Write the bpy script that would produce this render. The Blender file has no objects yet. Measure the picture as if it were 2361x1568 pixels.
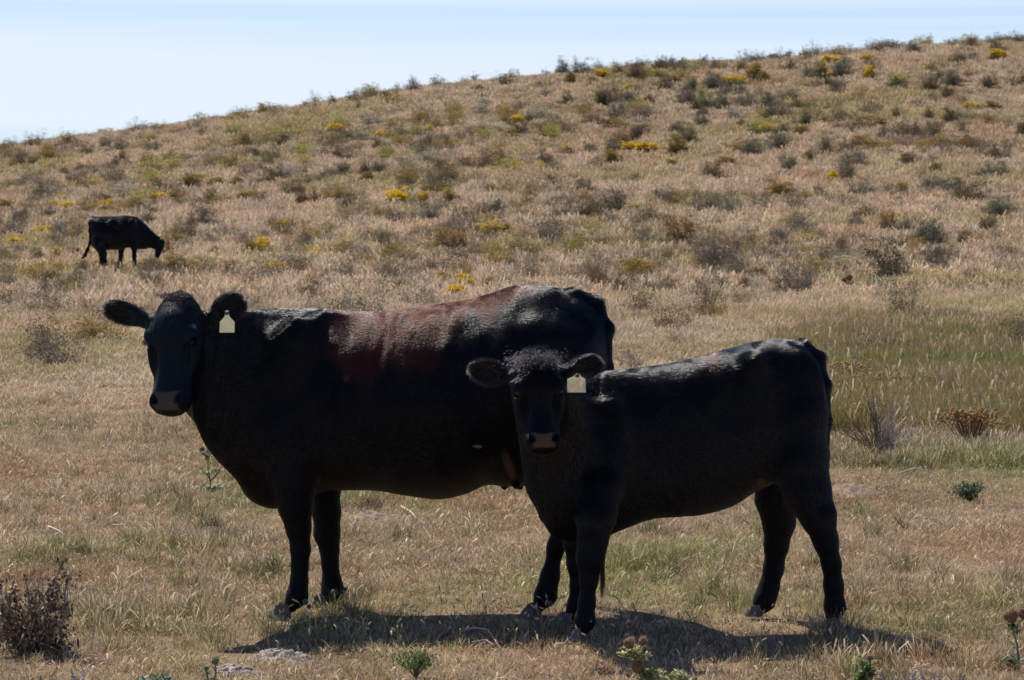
import bpy, math, random
import numpy as np
from mathutils import Vector, Matrix

# ------------------------------------------------------------------ camera, sky, sun, exposure
SC = bpy.context.scene
COL = SC.collection
W, H, FPX = 1024.0, 680.0, 3340.0
CAMZ = 2.0
HORIZON = 153.0
PITCH = math.atan2(H / 2 - HORIZON, FPX)
cam_d = bpy.data.cameras.new("camera")
cam = bpy.data.objects.new("camera", cam_d)
COL.objects.link(cam)
cam.location = (0, 0, CAMZ)
cam.rotation_euler = (math.pi / 2 - PITCH, 0, 0)
cam_d.sensor_width = 36.0
cam_d.lens = FPX / W * 36.0
cam_d.clip_start = 0.5
cam_d.clip_end = 5000.0
cam_d.dof.use_dof = True
cam_d.dof.focus_distance = 14.1
cam_d.dof.aperture_fstop = 18.0
SC.camera = cam

SUN_DIR = Vector((-0.42, 0.64, 1.0)).normalized()        # towards the sun
SUN_ELEV = math.asin(SUN_DIR.z)
SUN_AZ = math.atan2(SUN_DIR.x, SUN_DIR.y)                # clockwise from +Y
sun_d = bpy.data.lights.new("sun", 'SUN')
sun_d.energy = 5.0
sun_d.angle = math.radians(0.5)
sun_d.color = (1.0, 0.945, 0.87)
sun = bpy.data.objects.new("sun", sun_d)
COL.objects.link(sun)
sun.rotation_euler = (-SUN_DIR).to_track_quat('-Z', 'Y').to_euler()

SC.view_settings.view_transform = 'Standard'
SC.view_settings.look = 'None'
SC.view_settings.exposure = 0.50
SC.view_settings.gamma = 1.0
SC.cycles.max_bounces = 6
SC.cycles.transparent_max_bounces = 8
SC.cycles.sample_clamp_indirect = 4.0
SC.cycles.use_denoising = True
SC.cycles.denoiser = 'OPENIMAGEDENOISE'
SC.cycles_curves.shape = 'RIBBONS'

wd = bpy.data.worlds.new("World")
SC.world = wd
wd.use_nodes = True
nt = wd.node_tree
for n in list(nt.nodes):
    nt.nodes.remove(n)
N = nt.nodes.new
L = nt.links.new
wout = N('ShaderNodeOutputWorld')
bg = N('ShaderNodeBackground')
bg.inputs['Strength'].default_value = 0.05
sky = N('ShaderNodeTexSky')
sky.sky_type = 'NISHITA'
sky.sun_disc = False
sky.sun_elevation = SUN_ELEV
sky.sun_rotation = SUN_AZ
sky.altitude = 1500
sky.air_density = 1.0
sky.dust_density = 0.6
sky.ozone_density = 2.0
# thin streaked cirrus, in world directions
tc = N('ShaderNodeTexCoord')
mp = N('ShaderNodeMapping')
mp.inputs['Scale'].default_value = (1.3, .8, 26.0)
mp.inputs['Location'].default_value = (2.2, 1.5, 2.9)
mp.inputs['Rotation'].default_value = (0, math.radians(1.2), 0)
n1 = N('ShaderNodeTexNoise')
n1.inputs['Scale'].default_value = 1.0
n1.inputs['Detail'].default_value = 6.0
n1.inputs['Roughness'].default_value = 0.5
n1.inputs['Distortion'].default_value = 0.5
rp = N('ShaderNodeValToRGB')
rp.color_ramp.elements[0].position = 0.36
rp.color_ramp.elements[1].position = 0.62
rp.color_ramp.elements[0].color = (.14, .14, .14, 1)
sep = N('ShaderNodeSeparateXYZ')
hz = N('ShaderNodeMapRange')            # cloud veil fades out high above
hz.inputs['From Min'].default_value = 0.5
hz.inputs['From Max'].default_value = 0.09
hz.inputs['To Min'].default_value = 0.0
hz.inputs['To Max'].default_value = 0.86
mul = N('ShaderNodeMath'); mul.operation = 'MULTIPLY'
mix = N('ShaderNodeMixRGB')
mix.inputs['Color2'].default_value = (12.0, 13.0, 14.6, 1)
tint = N('ShaderNodeMixRGB'); tint.blend_type = 'MULTIPLY'
tint.inputs['Fac'].default_value = 1.0
tint.inputs['Color2'].default_value = (.72, 1.12, 1.72, 1)
L(tc.outputs['Generated'], mp.inputs['Vector'])
L(mp.outputs['Vector'], n1.inputs['Vector'])
L(n1.outputs['Fac'], rp.inputs['Fac'])
L(tc.outputs['Generated'], sep.inputs['Vector'])
L(sep.outputs['Z'], hz.inputs['Value'])
L(rp.outputs['Color'], mul.inputs[0])
L(hz.outputs['Result'], mul.inputs[1])
L(mul.outputs[0], mix.inputs['Fac'])
L(sky.outputs['Color'], tint.inputs['Color1'])
L(tint.outputs['Color'], mix.inputs['Color1'])
L(mix.outputs['Color'], bg.inputs['Color'])
L(bg.outputs['Background'], wout.inputs['Surface'])

rng = np.random.default_rng(7)
random.seed(7)
QK = 1024.0 / 2361.0

# ------------------------------------------------------------------ helpers
def ray(px, py):
    a = (px - W / 2) / FPX
    b = -(py - H / 2) / FPX
    c, s = math.cos(PITCH), math.sin(PITCH)
    # camera forward = (0, c, -s), up = (0, s, c)
    return np.array([a, c + b * s, -s + b * c])

def P(px, py, D):
    d = ray(px, py)
    t = D / d[1]
    return np.array([d[0] * t, D, CAMZ + d[2] * t])

def Q(qx, qy, D):
    return P(qx * QK, qy * QK, D)

def hermite(xs, ys, x):
    xs = np.asarray(xs, float); ys = np.asarray(ys, float)
    x = np.asarray(x, float)
    d = np.diff(ys) / np.diff(xs)
    m = np.zeros_like(ys)
    m[0], m[-1] = d[0], d[-1]
    m[1:-1] = np.where(d[:-1] * d[1:] > 0, 2 * d[:-1] * d[1:] / (d[:-1] + d[1:] + 1e-12), 0)
    i = np.clip(np.searchsorted(xs, x) - 1, 0, len(xs) - 2)
    h = xs[i + 1] - xs[i]
    t = np.clip((x - xs[i]) / h, 0, 1)
    return ((2*t**3 - 3*t**2 + 1) * ys[i] + (t**3 - 2*t**2 + t) * h * m[i]
            + (-2*t**3 + 3*t**2) * ys[i+1] + (t**3 - t**2) * h * m[i+1])

def _hash(ix, iy, seed):
    v = np.sin(ix * 127.1 + iy * 311.7 + seed * 74.7) * 43758.5453
    return v - np.floor(v)

def vnoise(x, y, seed=0):
    ix, iy = np.floor(x), np.floor(y)
    fx, fy = x - ix, y - iy
    fx = fx * fx * (3 - 2 * fx); fy = fy * fy * (3 - 2 * fy)
    a = _hash(ix, iy, seed); b = _hash(ix + 1, iy, seed)
    c = _hash(ix, iy + 1, seed); d = _hash(ix + 1, iy + 1, seed)
    return (a * (1 - fx) + b * fx) * (1 - fy) + (c * (1 - fx) + d * fx) * fy

def fbm(x, y, seed=0, o=4):
    s, a, t = 0, 0.5, 0
    for i in range(o):
        s = s + a * vnoise(x * 2**i, y * 2**i, seed + i * 13); t += a; a *= 0.5
    return s / t

CREST_T = [-1.2, 0, .166, .273, .361, .488, .605, .781, .879, 1.0, 2.0]
CREST_Y = [186, 150, 130, 115, 99, 83, 72, 60, 52, 45, 22]
def gz(x, y):
    x = np.asarray(x, float); y = np.asarray(y, float)
    t = 0.5 + x / (0.3066 * np.maximum(y, 70.0))
    zc = CAMZ + 180 * (HORIZON - np.interp(t, CREST_T, CREST_Y)) / FPX
    hf = hermite([-400, 24, 50, 84, 120, 150, 180, 200, 230, 300, 600, 1500],
                 [0, 0, .02, .10, .29, .62, 1.0, 1.03, .98, .8, .3, 0.0], y)
    zn = hermite([-400, 20, 26, 35, 50, 84, 120, 150, 180, 1500], [0, 0, -.03, -.25, -.62, -1.2, -1.12, -.75, 0, 0], y)
    amp = np.clip((y - 24) / 60, 0, 1)
    b = amp * 0.35 * (fbm(x / 7.0, y / 9.0, 3) - .5) + amp * 0.12 * (fbm(x / 1.7, y / 2.2, 5, 3) - .5)
    b = b + 0.03 * (fbm(x / 0.9, y / 1.3, 9, 3) - .5) * np.clip((np.abs(y - 14.0) - 0.2) / 2.5, 0.25, 1)
    return zn + hf * zc + b

def hit(px, py):
    """where the ray through a picture point meets the terrain"""
    d = ray(px, py)
    ts = np.concatenate([np.arange(8, 40, .05), np.arange(40, 260, .15)])
    X, Y, Z = d[0] * ts, d[1] * ts, CAMZ + d[2] * ts
    k = np.nonzero(Z < gz(X, Y))[0]
    if len(k) == 0:
        el = (gz(X, Y) - Z) / Y
        k = [int(np.argmax(el))]
    i = k[0]
    return np.array([X[i], Y[i], float(gz(X[i], Y[i]))])

def hq(qx, qy):
    return hit(qx * QK, qy * QK)

def hs(sx, sy):
    return hit(sx / 4.0, sy / 4.0)

def mesh_obj(name, V, F, mat=None, parent=None, col=None, smooth=False, loc=None, mats=None, midx=None):
    me = bpy.data.meshes.new(name)
    V = np.asarray(V, float)
    if isinstance(F, np.ndarray) and F.ndim == 2:
        nf, k = F.shape
        me.vertices.add(len(V)); me.vertices.foreach_set('co', V.ravel())
        me.loops.add(nf * k); me.loops.foreach_set('vertex_index', F.astype(np.int32).ravel())
        me.polygons.add(nf)
        me.polygons.foreach_set('loop_start', np.arange(0, nf * k, k, dtype=np.int32))
        me.update(calc_edges=True)
    else:
        me.from_pydata([tuple(v) for v in V], [], [tuple(int(i) for i in f) for f in F])
    if mats:
        for m in mats: me.materials.append(m)
        if midx is not None: me.polygons.foreach_set('material_index', np.asarray(midx, np.int32))
    elif mat: me.materials.append(mat)
    if col is not None:
        a = me.color_attributes.new('col', 'FLOAT_COLOR', 'POINT')
        c = np.ones((len(V), 4)); c[:, :3] = col
        a.data.foreach_set('color', c.ravel())
    if smooth:
        me.polygons.foreach_set('use_smooth', np.ones(len(me.polygons), bool))
    me.validate()
    me.update()
    o = bpy.data.objects.new(name, me)
    COL.objects.link(o)
    if loc is not None: o.location = loc
    if parent is not None: o.parent = parent
    return o

def tag(o, label=None, cat=None, group=None, kind=None):
    if label: o['label'] = label
    if cat: o['category'] = cat
    if group: o['group'] = group
    if kind: o['kind'] = kind
    return o

def empty(name, loc):
    o = bpy.data.objects.new(name, None)
    o.empty_display_size = 0.1
    COL.objects.link(o)
    o.location = loc
    return o

def plant_mat(name, trans=0.35, rough=0.6, patch=None, var=0.25, spec=0.25):
    """vertex-coloured leaf material with a slow world-space colour drift"""
    m = bpy.data.materials.new(name); m.use_nodes = True
    t = m.node_tree
    for n in list(t.nodes): t.nodes.remove(n)
    N = t.nodes.new; L = t.links.new
    out = N('ShaderNodeOutputMaterial')
    at = N('ShaderNodeAttribute'); at.attribute_name = 'col'
    oi = N('ShaderNodeObjectInfo')
    mr = N('ShaderNodeMapRange'); mr.inputs['To Min'].default_value = 1 - var; mr.inputs['To Max'].default_value = 1 + var
    L(oi.outputs['Random'], mr.inputs['Value'])
    mm = N('ShaderNodeMixRGB'); mm.blend_type = 'MULTIPLY'; mm.inputs['Fac'].default_value = 1
    L(at.outputs['Color'], mm.inputs['Color1']); L(mr.outputs['Result'], mm.inputs['Color2'])
    c = mm.outputs['Color']
    if patch:
        ge = N('ShaderNodeNewGeometry')
        for (sc, off, lo, hi, colr, fac) in patch:
            mp = N('ShaderNodeMapping'); mp.inputs['Scale'].default_value = (sc, sc * .6, 0); mp.inputs['Location'].default_value = off
            L(ge.outputs['Position'], mp.inputs['Vector'])
            no = N('ShaderNodeTexNoise'); no.inputs['Scale'].default_value = 1; no.inputs['Detail'].default_value = 3
            L(mp.outputs['Vector'], no.inputs['Vector'])
            r = N('ShaderNodeMapRange'); r.inputs['From Min'].default_value = lo; r.inputs['From Max'].default_value = hi
            r.inputs['To Max'].default_value = fac
            L(no.outputs['Fac'], r.inputs['Value'])
            x = N('ShaderNodeMixRGB'); x.blend_type = 'MULTIPLY'; x.inputs['Color2'].default_value = (*colr, 1)
            L(r.outputs['Result'], x.inputs['Fac']); L(c, x.inputs['Color1'])
            c = x.outputs['Color']
    pb = N('ShaderNodeBsdfPrincipled'); pb.inputs['Roughness'].default_value = rough
    pb.inputs['Specular IOR Level'].default_value = spec
    tr = N('ShaderNodeBsdfTranslucent')
    ms = N('ShaderNodeMixShader'); ms.inputs['Fac'].default_value = trans
    L(c, pb.inputs['Base Color']); L(c, tr.inputs['Color'])
    L(pb.outputs['BSDF'], ms.inputs[1]); L(tr.outputs['BSDF'], ms.inputs[2])
    L(ms.outputs['Shader'], out.inputs['Surface'])
    return m

def solid_mat(name, color, rough=0.6, spec=0.3, noise=None, bump=None, trans=0.0):
    m = bpy.data.materials.new(name); m.use_nodes = True
    t = m.node_tree; N = t.nodes.new; L = t.links.new
    pb = t.nodes['Principled BSDF']
    pb.inputs['Roughness'].default_value = rough
    pb.inputs['Specular IOR Level'].default_value = spec
    pb.inputs['Base Color'].default_value = (*color, 1)
    tc = N('ShaderNodeTexCoord')
    if noise:
        sc, c2 = noise
        no = N('ShaderNodeTexNoise'); no.inputs['Scale'].default_value = sc; no.inputs['Detail'].default_value = 5
        L(tc.outputs['Object'], no.inputs['Vector'])
        rp = N('ShaderNodeValToRGB')
        rp.color_ramp.elements[0].position = .35; rp.color_ramp.elements[1].position = .65
        rp.color_ramp.elements[0].color = (*color, 1); rp.color_ramp.elements[1].color = (*c2, 1)
        L(no.outputs['Fac'], rp.inputs['Fac']); L(rp.outputs['Color'], pb.inputs['Base Color'])
    if bump:
        sc, st = bump
        no = N('ShaderNodeTexNoise'); no.inputs['Scale'].default_value = sc; no.inputs['Detail'].default_value = 6
        L(tc.outputs['Object'], no.inputs['Vector'])
        b = N('ShaderNodeBump'); b.inputs['Strength'].default_value = 1; b.inputs['Distance'].default_value = st
        L(no.outputs['Fac'], b.inputs['Height']); L(b.outputs['Normal'], pb.inputs['Normal'])
    return m

class Geo:
    """collects vertices, faces and colours for one mesh"""
    def __init__(s): s.V = []; s.F = []; s.C = []; s.n = 0
    def add(s, V, F, c):
        V = np.asarray(V, float).reshape(-1, 3)
        s.V.append(V); s.F += [tuple(i + s.n for i in f) for f in F]
        c = np.asarray(c, float)
        s.C.append(np.broadcast_to(c, V.shape).copy() if c.ndim == 1 else c)
        s.n += len(V)
    def tube(s, pts, radii, c, k=5):
        pts = np.asarray(pts, float); radii = np.broadcast_to(radii, (len(pts),))
        tan = np.gradient(pts, axis=0); tan /= np.linalg.norm(tan, axis=1)[:, None] + 1e-9
        up = np.array([0.13, 0.21, 0.97]) if abs(tan[0][2]) < .9 else np.array([1., 0.1, 0])
        V = []
        for p, t, r in zip(pts, tan, radii):
            a = np.cross(t, up); a /= np.linalg.norm(a) + 1e-9; b = np.cross(t, a)
            for j in range(k):
                th = 2 * math.pi * j / k
                V.append(p + r * (a * math.cos(th) + b * math.sin(th)))
        F = []
        for i in range(len(pts) - 1):
            for j in range(k):
                F.append((i*k + j, i*k + (j+1) % k, (i+1)*k + (j+1) % k, (i+1)*k + j))
        F.append(tuple(range(k))[::-1]); F.append(tuple((len(pts)-1)*k + j for j in range(k)))
        s.add(V, F, c)
    def leaf(s, p, d, w, c, n=None, curl=0.0, seg=2):
        """a leaf or blade: p root, d length vector, w width"""
        p = np.asarray(p, float); d = np.asarray(d, float)
        L_ = np.linalg.norm(d) + 1e-9
        if n is None: n = rng.normal(size=3)
        side = np.cross(d, n); side /= np.linalg.norm(side) + 1e-9
        V = [];
        for i in range(seg + 1):
            t = i / seg
            ww = w * (math.sin(math.pi * (0.12 + 0.80 * t)) ** .8 if i < seg else 0.05)
            q = p + d * t + np.array([0, 0, -curl * L_ * t * t])
            V += [q - side * ww / 2, q + side * ww / 2]
        F = [(2*i, 2*i+1, 2*i+3, 2*i+2) for i in range(seg)]
        s.add(V, F, c)
    def blob(s, p, r, c, nu=8, nv=6, jit=0.15):
        r = np.broadcast_to(np.asarray(r, float), (3,))
        V = []; F = []
        for i in range(nv + 1):
            ph = math.pi * i / nv
            for j in range(nu):
                th = 2 * math.pi * j / nu
                q = np.array([math.sin(ph) * math.cos(th), math.sin(ph) * math.sin(th), math.cos(ph)])
                V.append(np.asarray(p) + r * q * (1 + jit * rng.normal() * (0 < i < nv)))
        for i in range(nv):
            for j in range(nu):
                F.append((i*nu+j, (i+1)*nu+j, (i+1)*nu+(j+1) % nu, i*nu+(j+1) % nu))
        s.add(V, F, c)
    def obj(s, name, mat, parent=None, loc=None, smooth=False):
        return mesh_obj(name, np.concatenate(s.V), s.F, mat, parent, np.concatenate(s.C), smooth, loc)

# ------------------------------------------------------------------ terrain
ys = np.concatenate([np.arange(-60, 8, 4.), np.arange(8, 30, .16), np.arange(30, 90, .6), np.arange(90, 240, 1.0),
                     np.arange(240, 700, 12.), np.arange(700, 3001, 150.)])
xs = np.concatenate([np.arange(-1500, -120, 60.), np.arange(-120, -40, 4.), np.arange(-40, -6, .7), np.arange(-6, 6, .16),
                     np.arange(6, 40, .7), np.arange(40, 120, 4.), np.arange(120, 1501, 60.)])
GX, GY = np.meshgrid(xs, ys)
GZ = gz(GX, GY)
nx, ny = len(xs), len(ys)
ii = (np.arange(ny - 1)[:, None] * nx + np.arange(nx - 1)[None]).ravel()
F = np.stack([ii, ii + 1, ii + 1 + nx, ii + nx], 1)
gm = bpy.data.materials.new("dry_soil"); gm.use_nodes = True
t = gm.node_tree; N = t.nodes.new; L = t.links.new
pb = t.nodes['Principled BSDF']; pb.inputs['Roughness'].default_value = .95; pb.inputs['Specular IOR Level'].default_value = .1
ge = N('ShaderNodeNewGeometry')
no = N('ShaderNodeTexNoise'); no.inputs['Scale'].default_value = 2.2; no.inputs['Detail'].default_value = 8
no2 = N('ShaderNodeTexNoise'); no2.inputs['Scale'].default_value = 38; no2.inputs['Detail'].default_value = 5
rp = N('ShaderNodeValToRGB')
rp.color_ramp.elements[0].position = .35; rp.color_ramp.elements[0].color = (.13, .085, .048, 1)
rp.color_ramp.elements[1].position = .65; rp.color_ramp.elements[1].color = (.27, .185, .115, 1)
mx = N('ShaderNodeMixRGB'); mx.blend_type = 'OVERLAY'; mx.inputs['Fac'].default_value = .6
bm_ = N('ShaderNodeBump'); bm_.inputs['Distance'].default_value = .03
L(ge.outputs['Position'], no.inputs['Vector']); L(ge.outputs['Position'], no2.inputs['Vector'])
L(no.outputs['Fac'], rp.inputs['Fac']); L(rp.outputs['Color'], mx.inputs['Color1']); L(no2.outputs['Fac'], mx.inputs['Color2'])
L(mx.outputs['Color'], pb.inputs['Base Color']); L(no2.outputs['Fac'], bm_.inputs['Height']); L(bm_.outputs['Normal'], pb.inputs['Normal'])
ground = mesh_obj("ground", np.stack([GX.ravel(), GY.ravel(), GZ.ravel()], 1), F, gm, smooth=True)
tag(ground, kind="structure")


# ------------------------------------------------------------------ where the shrubs stand (measured list: x, foot, width, height, kind)
K4 = .4464
CROPS = [
 ((0, 480, K4), """250 250 130 60 rust;345 240 90 60 sage;620 240 90 70 rust;450 280 110 40 olive;60 270 130 60 sage;170 400 80 60 olive;300 400 90 50 olive;925 260 110 60 sage;1100 270 120 70 sage;780 300 110 60 sage;1385 280 130 60 grey;1110 350 85 55 rust;1520 360 130 55 rust;1300 390 110 45 olive;1035 400 70 50 olive;940 120 130 45 pale;1345 80 120 45 sage;1370 190 120 50 pale;2240 225 130 70 dark;2290 340 110 70 dark;1680 360 140 50 sage;385 690 150 75 sage;590 510 100 60 olive;760 460 150 50 olive;1250 440 75 30 gold;430 430 70 25 gold;1360 520 80 45 mustard;1360 600 80 30 gold;1680 615 170 90 mustard;1820 540 80 35 gold;1910 600 150 60 mustard;2110 600 130 60 mustard;1410 720 120 50 gold;1550 730 120 70 mustard;1830 770 170 110 dark;1940 760 80 60 sage;2190 740 150 70 mustard;1190 800 170 80 mustard;1015 785 100 50 gold;870 795 120 45 gold;960 750 100 60 mustard;600 800 120 45 gold;500 785 90 40 gold;540 725 110 40 gold;60 800 120 60 mustard;230 810 120 35 mustard;360 840 80 35 gold;150 920 180 100 olive;90 1080 230 180 grey;390 1040 150 60 gold;530 1060 170 100 grey;660 1050 70 50 gold;150 1130 110 50 gold;350 1280 150 90 olive;505 1240 90 35 gold;805 1240 100 35 gold;690 1230 90 40 mustard;840 1190 80 45 mustard;1810 960 260 150 grey;1650 1080 200 140 grey;1465 1225 150 125 orange;1545 1390 230 130 mustard;1330 1420 200 130 olive;1070 1430 130 100 olive;1370 1530 180 120 sage;770 1390 120 90 olive;1350 930 110 60 olive;1400 860 120 60 olive;1920 1240 110 70 dark;2060 1370 90 70 olive;2280 1230 150 100 mustard;60 1540 140 110 grey;380 1580 180 70 rust;2080 120 140 40 white;960 840 110 35 mustard;1270 700 80 40 sage"""),
 ((1000, 250, K4), """1475 265 150 90 grey;1680 200 110 70 sage;2020 155 90 60 rust;1930 165 80 45 rust;2300 200 110 70 dark;2240 125 70 40 rust;1090 310 110 60 dark;1215 325 120 55 dark;910 350 120 65 dark;750 380 100 60 olive;245 440 150 50 sage;500 410 80 45 rust;1110 560 160 60 white;770 620 120 50 gold;1590 630 80 45 gold;300 740 130 75 dark;25 745 80 70 dark;230 660 140 55 pale;1190 665 100 35 gold;1330 670 200 60 sage;1130 775 150 85 dark;670 840 130 60 rust;820 850 130 75 rust;90 850 170 80 dark;190 890 140 60 dark;1250 830 140 60 sage;1620 790 190 120 grey;1540 840 100 80 sage;1800 740 110 60 dark;1930 955 130 80 rust;2080 950 110 80 rust;2200 900 140 90 rust;785 1010 190 80 dark;1140 990 180 90 sage;1010 1000 110 80 olive;215 1070 220 130 dark;365 1040 160 90 dead;1760 1075 230 110 dark;1060 1060 110 55 mustard;1410 1110 160 80 mustard;390 1190 180 90 olive;450 1290 140 130 rust;580 1270 90 100 rust;780 1260 140 90 mustard;870 1300 180 90 dark;1300 1260 180 95 gold;1540 1250 80 60 gold;1380 1190 160 50 olive;1600 1190 150 60 mustard;1810 1260 140 80 mustard;1730 1180 90 30 gold;2170 1170 110 55 mustard;2230 1370 140 100 sage;1610 1440 170 110 sage;1900 1440 190 100 dark;1290 1440 130 80 dark;1820 1540 250 100 grey;2150 1545 170 85 gold;2020 1540 110 60 olive;290 1500 110 60 gold;2280 1540 90 60 mustard;2110 390 90 45 olive;2040 260 60 45 mustard;960 410 70 35 olive"""),
 ((2000, 180, K4), """410 245 90 50 rust;540 265 130 110 sage;735 270 170 110 sage;720 290 110 80 dark;885 235 110 50 rust;60 355 110 80 dark;625 355 100 80 mustard;905 280 120 45 gold;1040 270 150 70 rust;1180 220 120 50 rust;1250 290 180 95 rust;1270 165 130 45 sage;1420 225 130 80 olive;1420 150 100 50 sage;1520 170 110 60 rust;1600 230 140 70 olive;1620 150 90 50 olive;1860 120 110 55 rust;1800 200 90 60 rust;1940 215 100 60 olive;1950 130 110 45 sage;2150 225 90 50 mustard;2200 250 100 55 olive;2280 300 130 100 mustard;830 355 90 45 rust;590 530 120 85 dark;920 530 160 100 yucca;1040 520 170 90 rust;1150 500 100 70 yucca;1710 400 130 95 yucca;1440 400 200 80 dark;1580 345 90 50 mustard;1880 390 200 110 sage;2100 360 200 60 gold;2080 440 200 90 sage;1140 405 110 35 gold;1680 520 190 110 grey;1320 520 110 60 rust;1880 575 160 110 green;1990 570 130 90 sage;1780 570 120 70 olive;2200 540 200 90 sage;1050 665 120 100 sage;840 705 200 60 rust;250 675 120 55 sage;165 700 100 50 gold;180 795 180 90 dark;410 820 150 90 olive;1010 750 180 70 olive;1310 640 130 60 grey;1640 870 190 120 dark;1580 780 130 60 sage;1060 890 200 90 rust;1190 850 120 80 rust;1270 800 130 60 olive;1010 970 170 90 dark;1150 940 130 50 gold;1310 960 160 60 gold;1560 990 200 120 mustard;625 965 100 40 gold;1020 1055 150 80 mustard;410 1080 170 90 olive;160 1110 130 30 gold;360 1115 100 40 gold;840 960 150 60 olive;2030 1085 150 60 mustard;1920 1195 190 110 olive;2260 990 180 110 sage;1820 720 150 70 sage;1550 1085 100 40 mustard;1230 1220 100 45 mustard;660 1220 130 40 mustard;450 1230 110 45 mustard;290 1310 90 40 mustard;760 1320 150 80 olive;1050 1490 280 140 dark;1480 1420 230 100 grey;1850 1490 200 120 sage;2060 1540 220 130 sage;770 1560 280 110 dark;850 1500 110 80 orange;1040 1520 90 45 mustard;530 1430 110 60 olive;250 1450 110 60 mustard;1800 640 120 55 olive;2160 740 80 60 dark;2260 800 100 60 dark;2100 660 110 60 olive"""),
 ((3040, 100, .4473), """265 290 110 60 sage;400 280 80 60 dark;100 320 80 45 mustard;640 240 90 35 dark;1160 225 150 60 sage;1340 200 100 30 sage;1400 240 130 60 olive;1710 190 100 50 sage;1900 200 110 65 rust;2060 150 130 40 sage;2310 130 150 50 dark;2140 235 130 75 dark;2135 300 180 60 gold;1850 330 180 65 grey;640 340 130 45 gold;760 350 90 50 rust;250 400 130 65 dark;440 330 120 50 olive;460 475 130 95 sage;560 465 110 100 mustard;740 450 160 100 sage;660 450 90 30 gold;625 550 90 80 yucca;690 585 90 70 yucca;950 480 110 80 gold;960 310 100 35 gold;1000 400 70 40 dark;1205 550 140 85 pale;1620 490 100 70 yucca;1740 530 180 100 sage;2010 550 150 80 olive;2320 540 120 80 dark;1480 580 170 75 dark;1690 640 130 70 olive;50 500 100 60 mustard;250 660 180 65 sage;110 730 180 90 dark;325 750 120 70 dark;90 830 150 80 olive;215 820 110 65 olive;370 905 140 90 dark;560 880 90 40 mustard;870 915 90 35 gold;1070 910 110 55 mustard;1230 830 100 60 dark;1680 860 180 105 dark;1530 830 120 60 olive;1875 755 120 40 gold;2090 755 130 50 mustard;1270 990 160 100 olive;1390 980 90 90 rust;1530 980 150 80 olive;1120 1000 150 70 grey;2320 980 120 100 olive;1860 1100 180 90 rust;1670 1160 160 80 grey;155 1100 190 110 sage;210 960 140 60 dark;360 965 120 45 mustard;60 960 140 50 gold;620 1150 110 110 dark;900 1100 170 80 rust;780 1130 120 70 grey;1170 1105 100 35 gold;860 1265 260 110 grey;1370 1240 200 80 olive;240 1280 160 100 sage;450 1230 90 80 mustard;790 1395 170 120 dark;1570 1330 100 80 olive;2080 1180 160 70 olive;2090 1350 200 100 sage;620 1400 110 60 gold;520 1540 120 80 grey;150 1560 220 110 mustard;900 1540 280 110 grey;1290 1500 110 60 mustard;1500 1480 200 90 sage;1700 1500 230 130 sage;1880 1570 330 160 dark"""),
 ((1000, 800, .593), """85 350 130 60 gold;440 410 80 50 gold;175 510 130 55 gold;655 380 150 60 mustard;940 410 90 50 gold;930 320 160 80 olive;1340 360 280 130 orange;2000 290 220 120 sage;1450 600 130 50 gold;1600 610 90 40 mustard;1400 670 100 45 gold;2210 360 110 40 mustard;370 330 90 90 grey;340 680 180 80 olive;1040 620 120 60 olive;1500 490 120 60 grey"""),
 ((2300, 800, K4), """620 720 320 130 mustard;950 390 360 190 orange;1300 640 330 220 grey;1430 700 260 110 sage;800 560 130 50 mustard;1095 670 110 45 mustard;510 330 120 50 mustard;640 330 80 40 mustard;200 800 200 150 rust;410 880 150 150 olive;690 880 180 120 grey;890 860 220 130 rust;1500 830 120 90 rust;1310 810 60 60 sage;1650 720 100 60 mustard;1960 880 360 230 grey;1830 430 150 110 grey;740 200 280 70 olive;2000 300 200 110 grey;30 470 120 40 mustard"""),
 ((3200, 700, K4), """860 960 380 270 dark;1200 850 260 170 grey;1110 620 320 160 sage;790 480 150 120 orange;900 420 110 40 orange;940 520 180 80 sage;1830 370 340 130 sage;1670 500 180 100 olive;1440 640 130 90 olive;350 700 170 90 rust;400 840 110 55 gold;240 800 150 70 grey;130 900 300 90 mustard;560 410 200 90 olive;490 480 120 80 grey;880 680 160 90 sage"""),
]
rows = []
for (ox, oy, kk), txt in CROPS:
    for it in txt.split(';'):
        a, b, w_, h_, kd = it.split()
        rows.append([ox + float(a) * kk, oy + float(b) * kk, float(w_) * kk, float(h_) * kk, kd])
# drop double measurements where two crops overlap
uniq = []
for r_ in rows:
    if any(abs(r_[0] - u[0]) < .30 * (r_[2] + u[2]) and abs(r_[1] - u[1]) < 14 for u in uniq): continue
    uniq.append(r_)

SHRUB_SPOTS = []
for cx_ in (600, 650, 950, 1215, 1640):            # trodden and grazed spots under the distant cow
    q_ = hit(70 + cx_ * .053, 271 if cx_ < 800 else 266); SHRUB_SPOTS.append((q_[0], q_[1] + .2, 2.3 if cx_ < 800 else 1.5))
for u_ in uniq:
    p_ = hs(u_[0], u_[1] + 3)
    mpp_ = p_[1] / FPX / 4
    W_ = max(u_[2] * mpp_ * 1.3, .35)
    u_.append(p_); u_.append(mpp_)
    if p_[1] > 60 or True: SHRUB_SPOTS.append((p_[0], p_[1], min(W_, 2.4)))
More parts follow.
